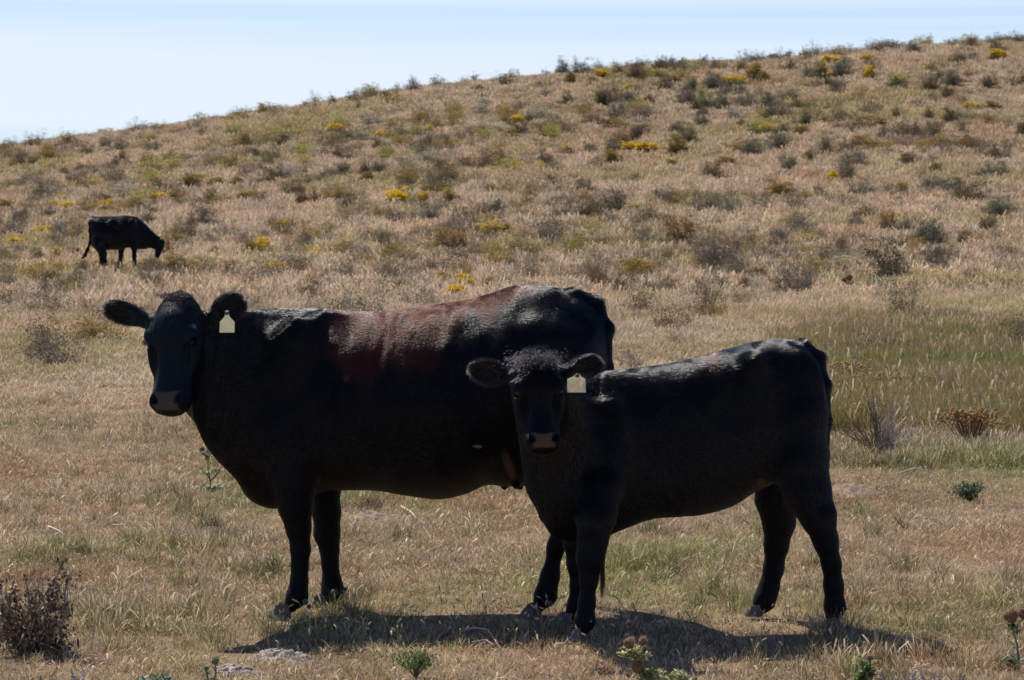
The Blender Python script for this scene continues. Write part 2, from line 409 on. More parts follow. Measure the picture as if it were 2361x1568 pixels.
# ------------------------------------------------------------------ instanced ground cover
def scatter(name, pts, rot, scl, idx, variants, kind_label, cat):
    coll = bpy.data.collections.new(name + "_sources")
    for v in variants:
        for c in list(v.users_collection): c.objects.unlink(v)
        coll.objects.link(v)
    me = bpy.data.meshes.new(name)
    me.vertices.add(len(pts)); me.vertices.foreach_set('co', np.asarray(pts, float).ravel())
    a = me.attributes.new('rot', 'FLOAT_VECTOR', 'POINT'); a.data.foreach_set('vector', np.asarray(rot, float).ravel())
    a = me.attributes.new('scl', 'FLOAT_VECTOR', 'POINT'); a.data.foreach_set('vector', np.asarray(scl, float).ravel())
    a = me.attributes.new('idx', 'INT', 'POINT'); a.data.foreach_set('value', np.asarray(idx, np.int32))
    o = bpy.data.objects.new(name, me); COL.objects.link(o)
    ng = bpy.data.node_groups.new(name + "_nodes", 'GeometryNodeTree')
    ng.interface.new_socket('Geometry', in_out='INPUT', socket_type='NodeSocketGeometry')
    ng.interface.new_socket('Geometry', in_out='OUTPUT', socket_type='NodeSocketGeometry')
    N = ng.nodes.new; L = ng.links.new
    gi, go = N('NodeGroupInput'), N('NodeGroupOutput')
    ci = N('GeometryNodeCollectionInfo'); ci.inputs['Collection'].default_value = coll
    ci.inputs['Separate Children'].default_value = True; ci.inputs['Reset Children'].default_value = True
    ip = N('GeometryNodeInstanceOnPoints'); ip.inputs['Pick Instance'].default_value = True
    def na(nm, ty):
        n = N('GeometryNodeInputNamedAttribute'); n.data_type = ty; n.inputs['Name'].default_value = nm
        return [s for s in n.outputs if s.enabled and s.name == 'Attribute'][0]
    L(gi.outputs[0], ip.inputs['Points']); L(ci.outputs[0], ip.inputs['Instance'])
    L(na('rot', 'FLOAT_VECTOR'), ip.inputs['Rotation']); L(na('scl', 'FLOAT_VECTOR'), ip.inputs['Scale'])
    L(na('idx', 'INT'), ip.inputs['Instance Index'])
    L(ip.outputs[0], go.inputs[0])
    md = o.modifiers.new("scatter", 'NODES'); md.node_group = ng
    tag(o, kind_label, cat, kind="stuff")
    return o

def lerp(a, b, t): return np.asarray(a) * (1 - t) + np.asarray(b) * t

STRAW = [(.56, .40, .25), (.45, .29, .16), (.74, .58, .41), (.30, .18, .09), (.42, .30, .14)]
PINK = [(.57, .45, .27), (.67, .54, .35), (.49, .37, .21)]
GREEN = [(.13, .17, .055), (.18, .21, .07), (.22, .22, .09)]
RUST = [(.38, .17, .08), (.30, .15, .07)]

def blades(nb, rad, h0, h1, wid, pal, lean=.5, curl=.6, seed_head=0.0, seg=3):
    V = []; F = []; C = []; n = 0
    for _ in range(nb):
        a = rng.uniform(0, 2*math.pi); r = rad * math.sqrt(rng.uniform())
        p = np.array([r*math.cos(a), r*math.sin(a), -.006])
        h = rng.uniform(h0, h1)
        ln = rng.uniform(0, lean); az = rng.uniform(0, 2*math.pi)
        d = np.array([math.cos(az)*ln, math.sin(az)*ln, 1.0]); d /= np.linalg.norm(d)
        az2 = az + rng.normal() * .5; cu = rng.uniform(0, curl)
        c = np.array(pal[rng.integers(len(pal))]) * rng.uniform(.75, 1.2)
        nn = np.array([math.cos(az2+1.57), math.sin(az2+1.57), 0]);
        tw = rng.uniform(0, 3.14)
        side = nn * math.cos(tw) + np.array([math.cos(az2), math.sin(az2), 0]) * math.sin(tw)
        w = wid * rng.uniform(.6, 1.3)
        hd = rng.uniform() < seed_head
        for i in range(seg + 1):
            t = i / seg
            q = p + d*h*t + np.array([math.cos(az2), math.sin(az2), -.35]) * (cu * h * t**2.2)
            ww = w * (1 - t**2 * .85)
            if hd and i >= seg - 1: ww = w * 2.0
            V += [q - side*ww/2, q + side*ww/2]
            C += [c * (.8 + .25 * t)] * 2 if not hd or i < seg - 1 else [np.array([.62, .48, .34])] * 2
        F += [(n+2*i, n+2*i+1, n+2*i+3, n+2*i+2) for i in range(seg)]
        n += 2*(seg+1)
    return np.array(V), np.array(F), np.array(C)

mead_m = plant_mat("meadow_grass", .38, .55, patch=[
    (0.55, (3.1, 7.7, 0), .50, .66, (.62, .85, .50), .75),     # greener patches
    (0.9, (9.3, 1.2, 0), .52, .68, (1.05, .80, .66), .45),     # reddish patches
    (2.6, (5.3, 4.2, 0), .45, .65, (.72, .72, .70), .6)], var=.28)
hill_m = plant_mat("hill_grass", .40, .6, patch=[
    (0.11, (1.7, 2.9, 0), .50, .62, (.80, .86, .62), .8),
    (0.35, (4.4, 8.1, 0), .48, .66, (.74, .68, .56), .7),
    (0.22, (7.9, 3.3, 0), .52, .66, (1.12, 1.06, 1.02), .8)], var=.22)

def variants(prefix, k, mat, fn):
    out = []
    for i in range(k):
        V, F, C = fn(i)
        out.append(mesh_obj("%s_%02d" % (prefix, i), V, F, mat, col=C))
    return out

# -- near meadow
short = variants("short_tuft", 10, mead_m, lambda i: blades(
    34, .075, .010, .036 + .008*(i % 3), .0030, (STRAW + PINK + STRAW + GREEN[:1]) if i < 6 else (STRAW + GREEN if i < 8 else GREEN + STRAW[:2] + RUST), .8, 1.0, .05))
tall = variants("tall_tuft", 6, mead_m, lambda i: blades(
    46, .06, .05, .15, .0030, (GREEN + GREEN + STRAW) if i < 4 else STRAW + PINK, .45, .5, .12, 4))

def frustum_pts(n, y0, y1, spread=.19, pad=.4):
    u = rng.uniform(size=n)
    y = np.sqrt(y0*y0 + u*(y1*y1 - y0*y0))
    x = (rng.uniform(-1, 1, n)) * (spread * y + pad)
    return x, y

def put(name, x, y, smin, smax, nv, variants_, label, tilt=.15, zs=1.0, idx=None):
    n = len(x)
    s = rng.uniform(smin, smax, n)
    scl = np.stack([s, s, s * zs * rng.uniform(.75, 1.2, n)], 1)
    rot = np.stack([rng.normal(0, tilt, n), rng.normal(0, tilt, n), rng.uniform(0, 6.28, n)], 1)
    if idx is None: idx = rng.integers(0, nv, n)
    return scatter(name, np.stack([x, y, gz(x, y) - .002], 1), rot, scl, idx, variants_, label, "grass")

x, y = frustum_pts(60000, 11.2, 27.5, .175, .5)
gn = fbm(x / 1.1 + 5, y / 1.6, 21)
keep = rng.uniform(size=len(x)) < np.clip(-.12 + 2.0 * gn, .12, 1)
x, y, gn = x[keep], y[keep], gn[keep]
idx = np.where(rng.uniform(size=len(x)) < np.clip((gn - .50) * 3.2, .06, .7), rng.integers(6, 10, len(x)), rng.integers(0, 6, len(x)))
sc_ = .7 + .6 * fbm(x / .5, y / .7, 33)
n = len(x)
scl = np.stack([sc_, sc_, sc_ * rng.uniform(.7, 1.5, n)], 1)
rot = np.stack([rng.normal(0, .2, n), rng.normal(0, .2, n), rng.uniform(0, 6.28, n)], 1)
scatter("meadow_grass", np.stack([x, y, gz(x, y) - .002], 1), rot, scl, idx, short,
        "short grazed dry grass of the meadow under the cattle", "grass")

# taller clumps in the meadow, gathered where the photo has them
cl = []
def clump(qx, qy, rx, ry, n):
    c = hq(qx, qy)
    k = rng.normal(size=(n, 2)) * np.array([rx, ry]) + c[:2]
    cl.append(k)
for a in [(255, 1425, .26, .10, 70), (200, 1455, .18, .10, 36), (600, 1315, .13, .08, 22), (420, 1260, .3, .2, 30), (330, 1180, .4, .5, 30),
          (1500, 1310, .3, .25, 14), (2150, 1540, .3, .1, 16), (1700, 1330, .5, .6, 18), (100, 1180, .4, .6, 30), (950, 1240, .4, .3, 12)]:
    clump(*a)
for qx in range(1890, 2381, 14):                       # the ungrazed edge behind the calf
    clump(qx, 1060 + 8 * math.sin(qx / 40.), .30, .22, 46)
    clump(qx, 1038 + 12 * math.sin(qx / 60.), .30, .35, 30)
green_bank = []
for qx in range(1880, 2400, 12):
    for (qy, ry, n_) in ((985, .5, 18), (930, .7, 30), (905, .9, 28), (850, 1.4, 30), (800, 2.0, 22), (760, 2.4, 14)):
        c_ = hq(qx, qy + 6 * math.sin(qx / 33.)); green_bank.append(rng.normal(size=(n_, 2)) * (.3, ry) + c_[:2])
x2, y2 = frustum_pts(2600, 12, 27, .17, .3)
k2 = fbm(x2 / 1.4, y2 / 2.0, 41) > .55
pts = np.concatenate(cl + [np.stack([x2[k2], y2[k2]], 1)])
put("tall_grass", pts[:, 0], pts[:, 1], .55, 1.1, 6, tall, "taller green and straw coloured bunches standing in the meadow")

gb = np.concatenate(green_bank)
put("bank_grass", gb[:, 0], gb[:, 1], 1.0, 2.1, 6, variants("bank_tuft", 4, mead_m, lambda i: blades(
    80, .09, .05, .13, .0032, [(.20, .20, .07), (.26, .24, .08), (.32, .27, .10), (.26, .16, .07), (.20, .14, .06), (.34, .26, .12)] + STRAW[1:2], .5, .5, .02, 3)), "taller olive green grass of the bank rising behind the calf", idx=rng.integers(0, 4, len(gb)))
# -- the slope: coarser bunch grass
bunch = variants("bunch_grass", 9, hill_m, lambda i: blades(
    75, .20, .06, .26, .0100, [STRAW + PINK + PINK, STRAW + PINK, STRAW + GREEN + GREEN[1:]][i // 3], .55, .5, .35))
x, y = frustum_pts(125000, 25.5, 232, .185, 3)
keep = (y < 170) | (rng.uniform(size=len(x)) < .8)
x, y = x[keep], y[keep]
extra_x, extra_y = frustum_pts(11000, 25.5, 60, .185, 2)
x = np.concatenate([x, extra_x]); y = np.concatenate([y, extra_y])
clear = np.zeros(len(x))
for (cx_, cy_, cw_) in SHRUB_SPOTS:
    m_ = (np.abs(x - cx_) < .62 * cw_) & (y > cy_ - .75 * cw_ - .35) & (y < cy_ + .45 * cw_)
    clear[m_] = 1
keep = (clear < .5) | (rng.uniform(size=len(x)) < .10)
x, y = x[keep], y[keep]
gr = fbm(x / 6, y / 10, 51)
green_zone = np.clip(1 - np.abs(y - 38) / 16, 0, 1) * .55
pg = np.clip((gr - .5) * 2.0 + green_zone + .06 + .3 * (x > .095 * y) * (y < 62) + .45 * (y > 150) * (x < .10 * y) * (x > -.12 * y), .04, .92)
idx = np.where(rng.uniform(size=len(x)) < pg, rng.integers(6, 9, len(x)), rng.integers(0, 6, len(x)))
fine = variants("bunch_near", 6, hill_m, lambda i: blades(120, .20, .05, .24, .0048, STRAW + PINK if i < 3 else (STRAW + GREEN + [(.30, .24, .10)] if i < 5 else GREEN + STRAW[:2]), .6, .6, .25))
close = y < 58
idx = np.where(close, np.where(idx >= 6, rng.integers(12, 15, len(x)), rng.integers(9, 12, len(x))), idx)
s = rng.uniform(.55, 1.15, len(x)) * np.clip(.72 + (y - 26) / 90, .62, 1.25)
n = len(x)
scl = np.stack([s, s, s * rng.uniform(.6, 1.25, n) * np.clip(.55 + (y - 30) / 70, .62, 1)], 1)
rot = np.stack([rng.normal(0, .12, n), rng.normal(0, .12, n), rng.uniform(0, 6.28, n)], 1)
scatter("hillside_grass", np.stack([x, y, gz(x, y) - .01], 1), rot, scl, idx, bunch + fine,
        "pale dry bunch grass covering the rising hillside", "grass")

# ------------------------------------------------------------------ animals: one smooth body surface from a distance field
class Field:
    def __init__(s, lo, hi, h):
        s.lo = np.asarray(lo, float); s.h = h
        s.n = np.ceil((np.asarray(hi) - s.lo) / h).astype(int) + 1
        s.f = np.full(tuple(s.n), .5, np.float32)
    def grid(s, lo, hi):
        a = np.clip(np.floor((np.asarray(lo) - s.lo) / s.h).astype(int), 0, s.n - 1)
        b = np.clip(np.ceil((np.asarray(hi) - s.lo) / s.h).astype(int) + 1, 1, s.n)
        sl = tuple(slice(a[i], b[i]) for i in range(3))
        ax = [(s.lo[i] + s.h * np.arange(a[i], b[i])).astype(np.float32) for i in range(3)]
        X, Y, Z = np.meshgrid(*ax, indexing='ij')
        return sl, X, Y, Z
    def union(s, sl, d, k):
        a = s.f[sl]
        hh = np.maximum(k - np.abs(a - d), 0) / k
        s.f[sl] = np.minimum(a, d) - hh * hh * k * .25
    def carve(s, sl, d, k):
        a = s.f[sl]
        hh = np.maximum(k - np.abs(a + d), 0) / k
        s.f[sl] = np.maximum(a, -d) + hh * hh * k * .25
    def ell(s, c, r, R=None, k=.04, carve=False):
        """ellipsoid with radii r along the rows of R"""
        c = np.asarray(c, float); r = np.asarray(r, float); R = np.eye(3) if R is None else np.asarray(R, float)
        m = max(r) + k + 3 * s.h
        sl, X, Y, Z = s.grid(c - m, c + m)
        X = X - c[0]; Y = Y - c[1]; Z = Z - c[2]
        u = [(R[i, 0]*X + R[i, 1]*Y + R[i, 2]*Z) for i in range(3)]
        k0 = np.sqrt(sum((u[i] / r[i])**2 for i in range(3))); k1 = np.sqrt(sum((u[i] / r[i]**2)**2 for i in range(3))) + 1e-6
        d = (k0 * (k0 - 1) / k1).astype(np.float32)
        (s.carve if carve else s.union)(sl, d, k)
    def cone(s, a, b, ra, rb, k=.04, sq=1.0):
        """round cone; sq scales its thickness across (y)"""
        a = np.asarray(a, float); b = np.asarray(b, float)
        m = max(ra, rb) * max(1, sq) + k + 3 * s.h
        sl, X, Y, Z = s.grid(np.minimum(a, b) - m, np.maximum(a, b) + m)
        ab = b - a
        px, py, pz = X - a[0], (Y - a[1]), Z - a[2]
        t = np.clip((px*ab[0] + py*ab[1] + pz*ab[2]) / (ab @ ab + 1e-9), 0, 1)
        d = np.sqrt((px - t*ab[0])**2 + ((py - t*ab[1]) / sq)**2 + (pz - t*ab[2])**2) - (ra + (rb - ra) * t)
        s.union(sl, d.astype(np.float32), k)
    def chain(s, nodes, k=.03, sq=1.0):
        for (p, r), (q, t) in zip(nodes[:-1], nodes[1:]):
            s.cone(p, q, r, t, k, sq)
    def loft(s, O, A, U, S, st, k=.03):
        """stations st: (a, ulo, uhi, scentre, shalf, n) along A, U up-like, S across"""
        O, A, U, S = [np.asarray(v, float) for v in (O, A, U, S)]
        st = np.array(st, float)
        mlo = np.full(3, 9e9); mhi = -mlo
        for q in st:
            for u in (q[1], q[2]):
                for w in (q[3] - q[4], q[3] + q[4]):
                    p = O + A*q[0] + U*u + S*w
                    mlo = np.minimum(mlo, p); mhi = np.maximum(mhi, p)
        m = k + 3 * s.h
        sl, X, Y, Z = s.grid(mlo - m, mhi + m)
        X = X - O[0]; Y = Y - O[1]; Z = Z - O[2]
        a = A[0]*X + A[1]*Y + A[2]*Z; u = U[0]*X + U[1]*Y + U[2]*Z; w = S[0]*X + S[1]*Y + S[2]*Z
        ac = np.clip(a, st[0, 0], st[-1, 0])
        ta = np.linspace(st[0, 0], st[-1, 0], 400)
        def tab(v): return np.interp(ac, ta, v).astype(np.float32)
        cols = [hermite(st[:, 0], st[:, j], ta) for j in range(1, 6)]
        uc = tab((cols[0] + cols[1]) / 2); ru = tab((cols[1] - cols[0]) / 2); wc = tab(cols[2]); rw = tab(cols[3]); nn = tab(cols[4])
        du = np.abs(u - uc) / ru + 1e-4; dw = np.abs(w - wc) / rw + 1e-4
        g = (du**nn + dw**nn) ** (1 / nn)
        gu = (du / g)**(nn - 1) / ru; gw = (dw / g)**(nn - 1) / rw
        d = (g - 1) / np.sqrt(gu*gu + gw*gw)
        e = np.abs(a - ac)
        d = np.where(e > 0, np.sqrt(np.maximum(d, 0)**2 + e**2) + np.minimum(d, 0) * (d < 0) * 0, d)
        s.union(sl, d.astype(np.float32), k)
    def surface(s):
        f = s.f; n = s.n
        ins = f < 0
        # cells with a sign change
        c = [ins[i:n[0]-1+i, j:n[1]-1+j, k:n[2]-1+k] for i in (0, 1) for j in (0, 1) for k in (0, 1)]
        cnt = sum(x.astype(np.int8) for x in c)
        act = (cnt > 0) & (cnt < 8)
        I = np.argwhere(act)
        idm = np.full(act.shape, -1, np.int32); idm[act] = np.arange(len(I))
        acc = np.zeros((len(I), 3)); num = np.zeros(len(I))
        corner = [(i, j, k) for i in (0, 1) for j in (0, 1) for k in (0, 1)]
        for a in corner:
            for ax in range(3):
                if a[ax] == 0:
                    b = list(a); b[ax] = 1
                    fa = f[I[:, 0]+a[0], I[:, 1]+a[1], I[:, 2]+a[2]]; fb = f[I[:, 0]+b[0], I[:, 1]+b[1], I[:, 2]+b[2]]
                    x = (fa < 0) != (fb < 0)
                    t = np.where(x, fa / np.where(x, fa - fb, 1), 0)
                    p = np.tile(np.array(a, float), (len(I), 1)); p[:, ax] += t
                    acc += p * x[:, None]; num += x
        V = s.lo + s.h * (I + acc / num[:, None])
        Fs = []
        for ax in range(3):
            o = [0, 0, 0]; o[ax] = 1
            A_ = ins[:n[0]-o[0], :n[1]-o[1], :n[2]-o[2]]; B_ = ins[o[0]:, o[1]:, o[2]:]
            E = np.argwhere(A_ != B_)
            u, v = (ax + 1) % 3, (ax + 2) % 3
            ok = (E[:, u] > 0) & (E[:, v] > 0) & (E[:, u] < n[u]-1) & (E[:, v] < n[v]-1)
            E = E[ok]
            fl = A_[E[:, 0], E[:, 1], E[:, 2]]
            def cid(du, dv):
                q = E.copy(); q[:, u] -= du; q[:, v] -= dv
                return idm[q[:, 0], q[:, 1], q[:, 2]]
            q = np.stack([cid(1, 1), cid(0, 1), cid(0, 0), cid(1, 0)], 1)
            q[~fl] = q[~fl][:, ::-1]
            Fs.append(q)
        F = np.concatenate(Fs)
        # light Laplacian smoothing
        E = np.concatenate([F[:, [0, 1]], F[:, [1, 2]], F[:, [2, 3]], F[:, [3, 0]]])
        deg = np.bincount(E.ravel(), minlength=len(V)).astype(float)
        for _ in range(3):
            A_ = np.zeros_like(V)
            for c_ in range(3):
                A_[:, c_] = np.bincount(E[:, 0], V[E[:, 1], c_], len(V)) + np.bincount(E[:, 1], V[E[:, 0], c_], len(V))
            V = V * .5 + .5 * A_ / np.maximum(deg, 1)[:, None]
        return V, F

def normals(V, F):
    d1 = V[F[:, 2]] - V[F[:, 0]]; d2 = V[F[:, 3]] - V[F[:, 1]]
    fn = np.cross(d1, d2)
    vn = np.zeros_like(V)
    for j in range(4):
        for c in range(3): vn[:, c] += np.bincount(F[:, j], fn[:, c], len(V))
    return fn, vn / (np.linalg.norm(vn, axis=1)[:, None] + 1e-12)

def coat_hair(name, V, F, count, lenfn, combfn, colfn, keepfn, mat, parent, origin, rad=.0007, lift=.38):
    fn, vn = normals(V, F)
    area = np.linalg.norm(fn, axis=1) / 2
    fc = V[F].mean(1)
    w = area * keepfn(fc)
    fi = rng.choice(len(F), count, p=w / w.sum())
    uv = rng.uniform(size=(count, 2))
    q = V[F[fi]]; nq = vn[F[fi]]
    a, b = uv[:, :1], uv[:, 1:]
    bil = lambda z: z[:, 0]*(1-a)*(1-b) + z[:, 1]*a*(1-b) + z[:, 2]*a*b + z[:, 3]*(1-a)*b
    p = bil(q); n = bil(nq); n /= np.linalg.norm(n, axis=1)[:, None]
    L_ = lenfn(p, n) * rng.uniform(.65, 1.25, count)
    c = combfn(p, n)
    # clumping: comb direction wobbles in small locks
    wob = np.stack([fbm(p[:, 0]*28, p[:, 2]*28 + p[:, 1]*9, s_, 2) - .5 for s_ in (61, 62, 63)], 1) * .75
    c = c + wob + rng.normal(0, .09, (count, 3))
    c -= n * np.sum(c * n, 1)[:, None]
    c /= np.linalg.norm(c, axis=1)[:, None] + 1e-9
    K = 4
    pts = np.zeros((count, K, 3))
    for i in range(K):
        t = i / (K - 1)
        pts[:, i] = p - n * .002 + L_[:, None] * (n * (lift * (t - .38 * t*t)) + c * (t * .75 + .22 * t*t))
    hc = bpy.data.hair_curves.new(name)
    hc.add_curves([K] * count)
    hc.attributes['position'].data.foreach_set('vector', (pts - origin).astype(np.float32).ravel())
    r = hc.attributes.get('radius') or hc.attributes.new('radius', 'FLOAT', 'POINT')
    rr = np.tile(np.array([1, .95, .7, .12]) * rad, (count, 1)) * rng.uniform(.7, 1.3, (count, 1))
    r.data.foreach_set('value', rr.astype(np.float32).ravel())
    ca = hc.attributes.new('col', 'FLOAT_COLOR', 'CURVE')
    cc = np.ones((count, 4)); cc[:, :3] = colfn(p) * rng.uniform(.7, 1.35, (count, 1))
    ca.data.foreach_set('color', cc.astype(np.float32).ravel())
    hc.materials.append(mat)
    o = bpy.data.objects.new(name, hc); COL.objects.link(o); o.parent = parent
    return o

def hair_mat():
    m = bpy.data.materials.new("cattle_hair"); m.use_nodes = True
    t = m.node_tree
    for n in list(t.nodes): t.nodes.remove(n)
    N = t.nodes.new; L = t.links.new
    out = N('ShaderNodeOutputMaterial'); at = N('ShaderNodeAttribute'); at.attribute_name = 'col'
    h = N('ShaderNodeBsdfHairPrincipled'); h.model = 'CHIANG'; h.parametrization = 'COLOR'
    h.inputs['IOR'].default_value = 1.41; h.inputs['Roughness'].default_value = .24; h.inputs['Coat'].default_value = .7; h.inputs['Radial Roughness'].default_value = .35
    dk = N('ShaderNodeMixRGB'); dk.blend_type = 'MULTIPLY'; dk.inputs['Fac'].default_value = 1; dk.inputs['Color2'].default_value = (.2, .2, .22, 1)
    df = N('ShaderNodeBsdfDiffuse'); mx = N('ShaderNodeMixShader')
    se = N('ShaderNodeSeparateColor'); mr = N('ShaderNodeMapRange')
    mr.inputs['From Min'].default_value = .012; mr.inputs['From Max'].default_value = .05; mr.inputs['To Min'].default_value = .15; mr.inputs['To Max'].default_value = .62
    L(at.outputs['Color'], se.inputs['Color']); L(se.outputs[0], mr.inputs['Value']); L(mr.outputs['Result'], mx.inputs['Fac'])
    L(at.outputs['Color'], dk.inputs['Color1']); L(dk.outputs['Color'], h.inputs['Color']); L(at.outputs['Color'], df.inputs['Color'])
    L(h.outputs['BSDF'], mx.inputs[1]); L(df.outputs['BSDF'], mx.inputs[2]); L(mx.outputs['Shader'], out.inputs['Surface'])
    return m

def skin_mat():
    m = bpy.data.materials.new("cattle_skin"); m.use_nodes = True
    t = m.node_tree; N = t.nodes.new; L = t.links.new
    pb = t.nodes['Principled BSDF']; pb.inputs['Roughness'].default_value = .56
    at = N('ShaderNodeAttribute'); at.attribute_name = 'col'
    tc = N('ShaderNodeTexCoord'); no = N('ShaderNodeTexNoise'); no.inputs['Scale'].default_value = 1; no.inputs['Detail'].default_value = 3
    mp = N('ShaderNodeMapping'); mp.inputs['Scale'].default_value = (70, 110, 230)
    b = N('ShaderNodeBump'); b.inputs['Distance'].default_value = .0018; b.inputs['Strength'].default_value = .7
    se = N('ShaderNodeSeparateColor'); mr = N('ShaderNodeMapRange')
    mr.inputs['From Min'].default_value = .012; mr.inputs['From Max'].default_value = .05; mr.inputs['To Min'].default_value = .11; mr.inputs['To Max'].default_value = .03
    L(at.outputs['Color'], se.inputs['Color']); L(se.outputs[0], mr.inputs['Value']); L(mr.outputs['Result'], pb.inputs['Specular IOR Level'])
    L(tc.outputs['Object'], mp.inputs['Vector']); L(mp.outputs['Vector'], no.inputs['Vector']); L(no.outputs['Fac'], b.inputs['Height']); L(b.outputs['Normal'], pb.inputs['Normal'])
    L(at.outputs['Color'], pb.inputs['Base Color'])
    return m
HAIR = hair_mat(); SKIN = skin_mat()
EYE = solid_mat("wet_dark_eye", (.004, .003, .003), .12, .35)
HOOF = solid_mat("grey_hoof_horn", (.15, .135, .12), .6, .25, noise=(40, (.07, .062, .055)), bump=(60, .002))
TAGM = solid_mat("pale_ear_tag", (.80, .77, .62), .5, .3, noise=(30, (.70, .67, .52)))
_t = TAGM.node_tree; _tr = _t.nodes.new('ShaderNodeBsdfTranslucent'); _tr.inputs['Color'].default_value = (.85, .80, .60, 1)
_mx = _t.nodes.new('ShaderNodeMixShader'); _mx.inputs['Fac'].default_value = .45
_t.links.new(_t.nodes['Principled BSDF'].outputs[0], _mx.inputs[1]); _t.links.new(_tr.outputs[0], _mx.inputs[2]); _t.links.new(_mx.outputs[0], _t.nodes['Material Output'].inputs['Surface'])
UDDER = solid_mat("udder_skin", (.05, .033, .027), .6, .2, noise=(25, (.16, .10, .07)))

def unit(v): v = np.asarray(v, float); return v / np.linalg.norm(v)

def head(Fd, C0, C1, face, sc, prof, k=.05):
    """C0 poll, C1 muzzle tip; returns the frame (O, axis, front, right)"""
    A = unit(C1 - C0); Ln = np.linalg.norm(C1 - C0)
    f = np.asarray(face, float); f = unit(f - A * (f @ A))
    R = np.cross(A, f)
    if R[0] < 0: R = -R
    st = [(s_ * Ln, bk * sc, fr * sc, 0, hw * sc, n_) for (s_, hw, fr, bk, n_) in prof]
    Fd.loft(C0, A, f, R, st, k)
    return C0, A, f, R, Ln

PROF = [(-.055, .012, -.05, -.085, 2.0), (-.035, .034, -.028, -.105, 2.0), (0.00, .062, -.008, -.128, 2.1), (.08, .090, .020, -.15, 2.2), (.20, .108, .040, -.185, 2.4), (.30, .114, .046, -.205, 2.5),
        (.40, .112, .044, -.215, 2.6), (.50, .104, .036, -.21, 2.6), (.62, .094, .028, -.175, 2.6), (.75, .086, .026, -.14, 2.5),
        (.86, .086, .030, -.115, 2.5), (.94, .082, .030, -.09, 2.5), (1.0, .060, .012, -.06, 2.3)]

def face_detail(Fd, fr, sc):
    O, A, f, R, Ln = fr
    M = np.stack([R, f, A])
    at = lambda s_, w, d: O + A * (s_ * Ln) + R * (w * sc) + f * (d * sc)
    for sg in (-1, 1):
        Fd.ell(at(.345, sg * .092, .012), np.array([.030, .030, .040]) * sc, M, .035 * sc)        # brow
        Fd.ell(at(.47, sg * .085, -.045), np.array([.026, .06, .075]) * sc, M, .04 * sc)           # cheek
        Fd.ell(at(.405, sg * .108, .008), np.array([.018, .020, .017]) * sc, M, .012 * sc, carve=True)   # eye socket
        Fd.ell(at(.60, sg * .074, .010), np.array([.016, .02, .08]) * sc, M, .03 * sc, carve=True)
        Fd.ell(at(.905, sg * .050, .010), np.array([.030, .030, .034]) * sc, M, .02 * sc)          # nostril flare
    for sg in (-1, 1):
        Mn = np.stack([unit(R + sg * .55 * A), f, unit(A - sg * .55 * R)])
        Fd.ell(at(.905, sg * .050, .040), np.array([.015, .034, .024]) * sc, Mn, .005 * sc, carve=True)
    Fd.ell(at(.30, 0, .03), np.array([.06, .022, .07]) * sc, M, .04)                               # forehead
    Fd.ell(at(.960, 0, -.050), np.array([.052, .045, .026]) * sc, M, .02 * sc)                     # lower lip, chin
    Fd.ell(at(1.002, 0, -.004), np.array([.075, .004, .007]) * sc, M, .006 * sc, carve=True)       # mouth line
    return at, M

def ear(Fd, base, tip, halfh, nrm, k=.03, thick=.024):
    base = np.asarray(base, float); tip = np.asarray(tip, float)
    e = unit(tip - base); n_ = unit(np.asarray(nrm, float) - e * (np.dot(nrm, e))); u = np.cross(e, n_)
    Ln = np.linalg.norm(tip - base)
    M = np.stack([e, n_, u])
    c = base + e * Ln * .55
    Fd.ell(c - n_ * .004, (Ln * .47, thick, halfh), M, .03)
    Fd.cone(base - e * .03, base + e * Ln * .30, .034 * halfh / .055, .030 * halfh / .055, .03)
    Fd.ell(c + n_ * thick * .9 + e * Ln * .02, (Ln * .38, thick * .95, halfh * .76), M, .012, carve=True)
    return M, c

def comb_field(samples):
    Pn = np.array([s_[0] for s_ in samples]); Dn = np.array([unit(s_[1]) for s_ in samples])
    def fn(p, n):
        out = np.zeros_like(p); ws = np.zeros(len(p))
        for q, d in zip(Pn, Dn):
            w = 1 / (np.sum((p - q)**2, 1) + .004)**2
            out += d * w[:, None]; ws += w
        return out / ws[:, None]
    return fn

def hoof(parent, origin, p, ang, size, h=None):
    """a cloven front: two claws side by side, toes pointing along ang; p on the ground"""
    g = Geo()
    d = np.array([math.cos(ang), math.sin(ang), 0]); s_ = np.array([-d[1], d[0], 0])
    h = h or size * .95
    for sg in (-1, 1):
        V = []; F = []
        prof = [(-.55, .0, .42), (-.35, .0, .5), (.35, 0, .46), (.95, 0, .20)]
        top = [(-.50, .80, .34), (-.30, .95, .42), (.12, 1.0, .40), (.42, .80, .18)]
        for lay in (prof, [(a*.9 + b[0]*.1, .12, c) for (a, _, c), b in zip(prof, top)], [((a+b[0])/2, (b[1])*.55, (c+b[2])/2*1.02) for (a, _, c), b in zip(prof, top)], top):
            for (x_, z_, w_) in lay:
                V.append(d * x_ * size + s_ * sg * .03 * size + np.array([0, 0, z_ * h]))
                V.append(d * x_ * size + s_ * sg * (w_ + .03) * size + np.array([0, 0, z_ * h - .02 * size]))
        # ring order for one layer: inner 0,2,4,6 then outer 7,5,3,1
        ring = [0, 2, 4, 6, 7, 5, 3, 1]
        for L_ in range(3):
            for i in range(8):
                a, b = ring[i], ring[(i+1) % 8]
                f_ = (L_*8+a, L_*8+b, (L_+1)*8+b, (L_+1)*8+a)
                F.append(f_ if sg < 0 else f_[::-1])
        F.append(tuple(24 + r for r in ring)); F.append(tuple(ring[::-1]))
        g.add(V, F, (.3, .27, .24))
    o = g.obj("hoof", HOOF, parent, smooth=True)
    o.location = Vector(np.asarray(p) - origin)
    b = o.modifiers.new("bevel", 'SUBSURF'); b.levels = 2; b.render_levels = 2
    return o

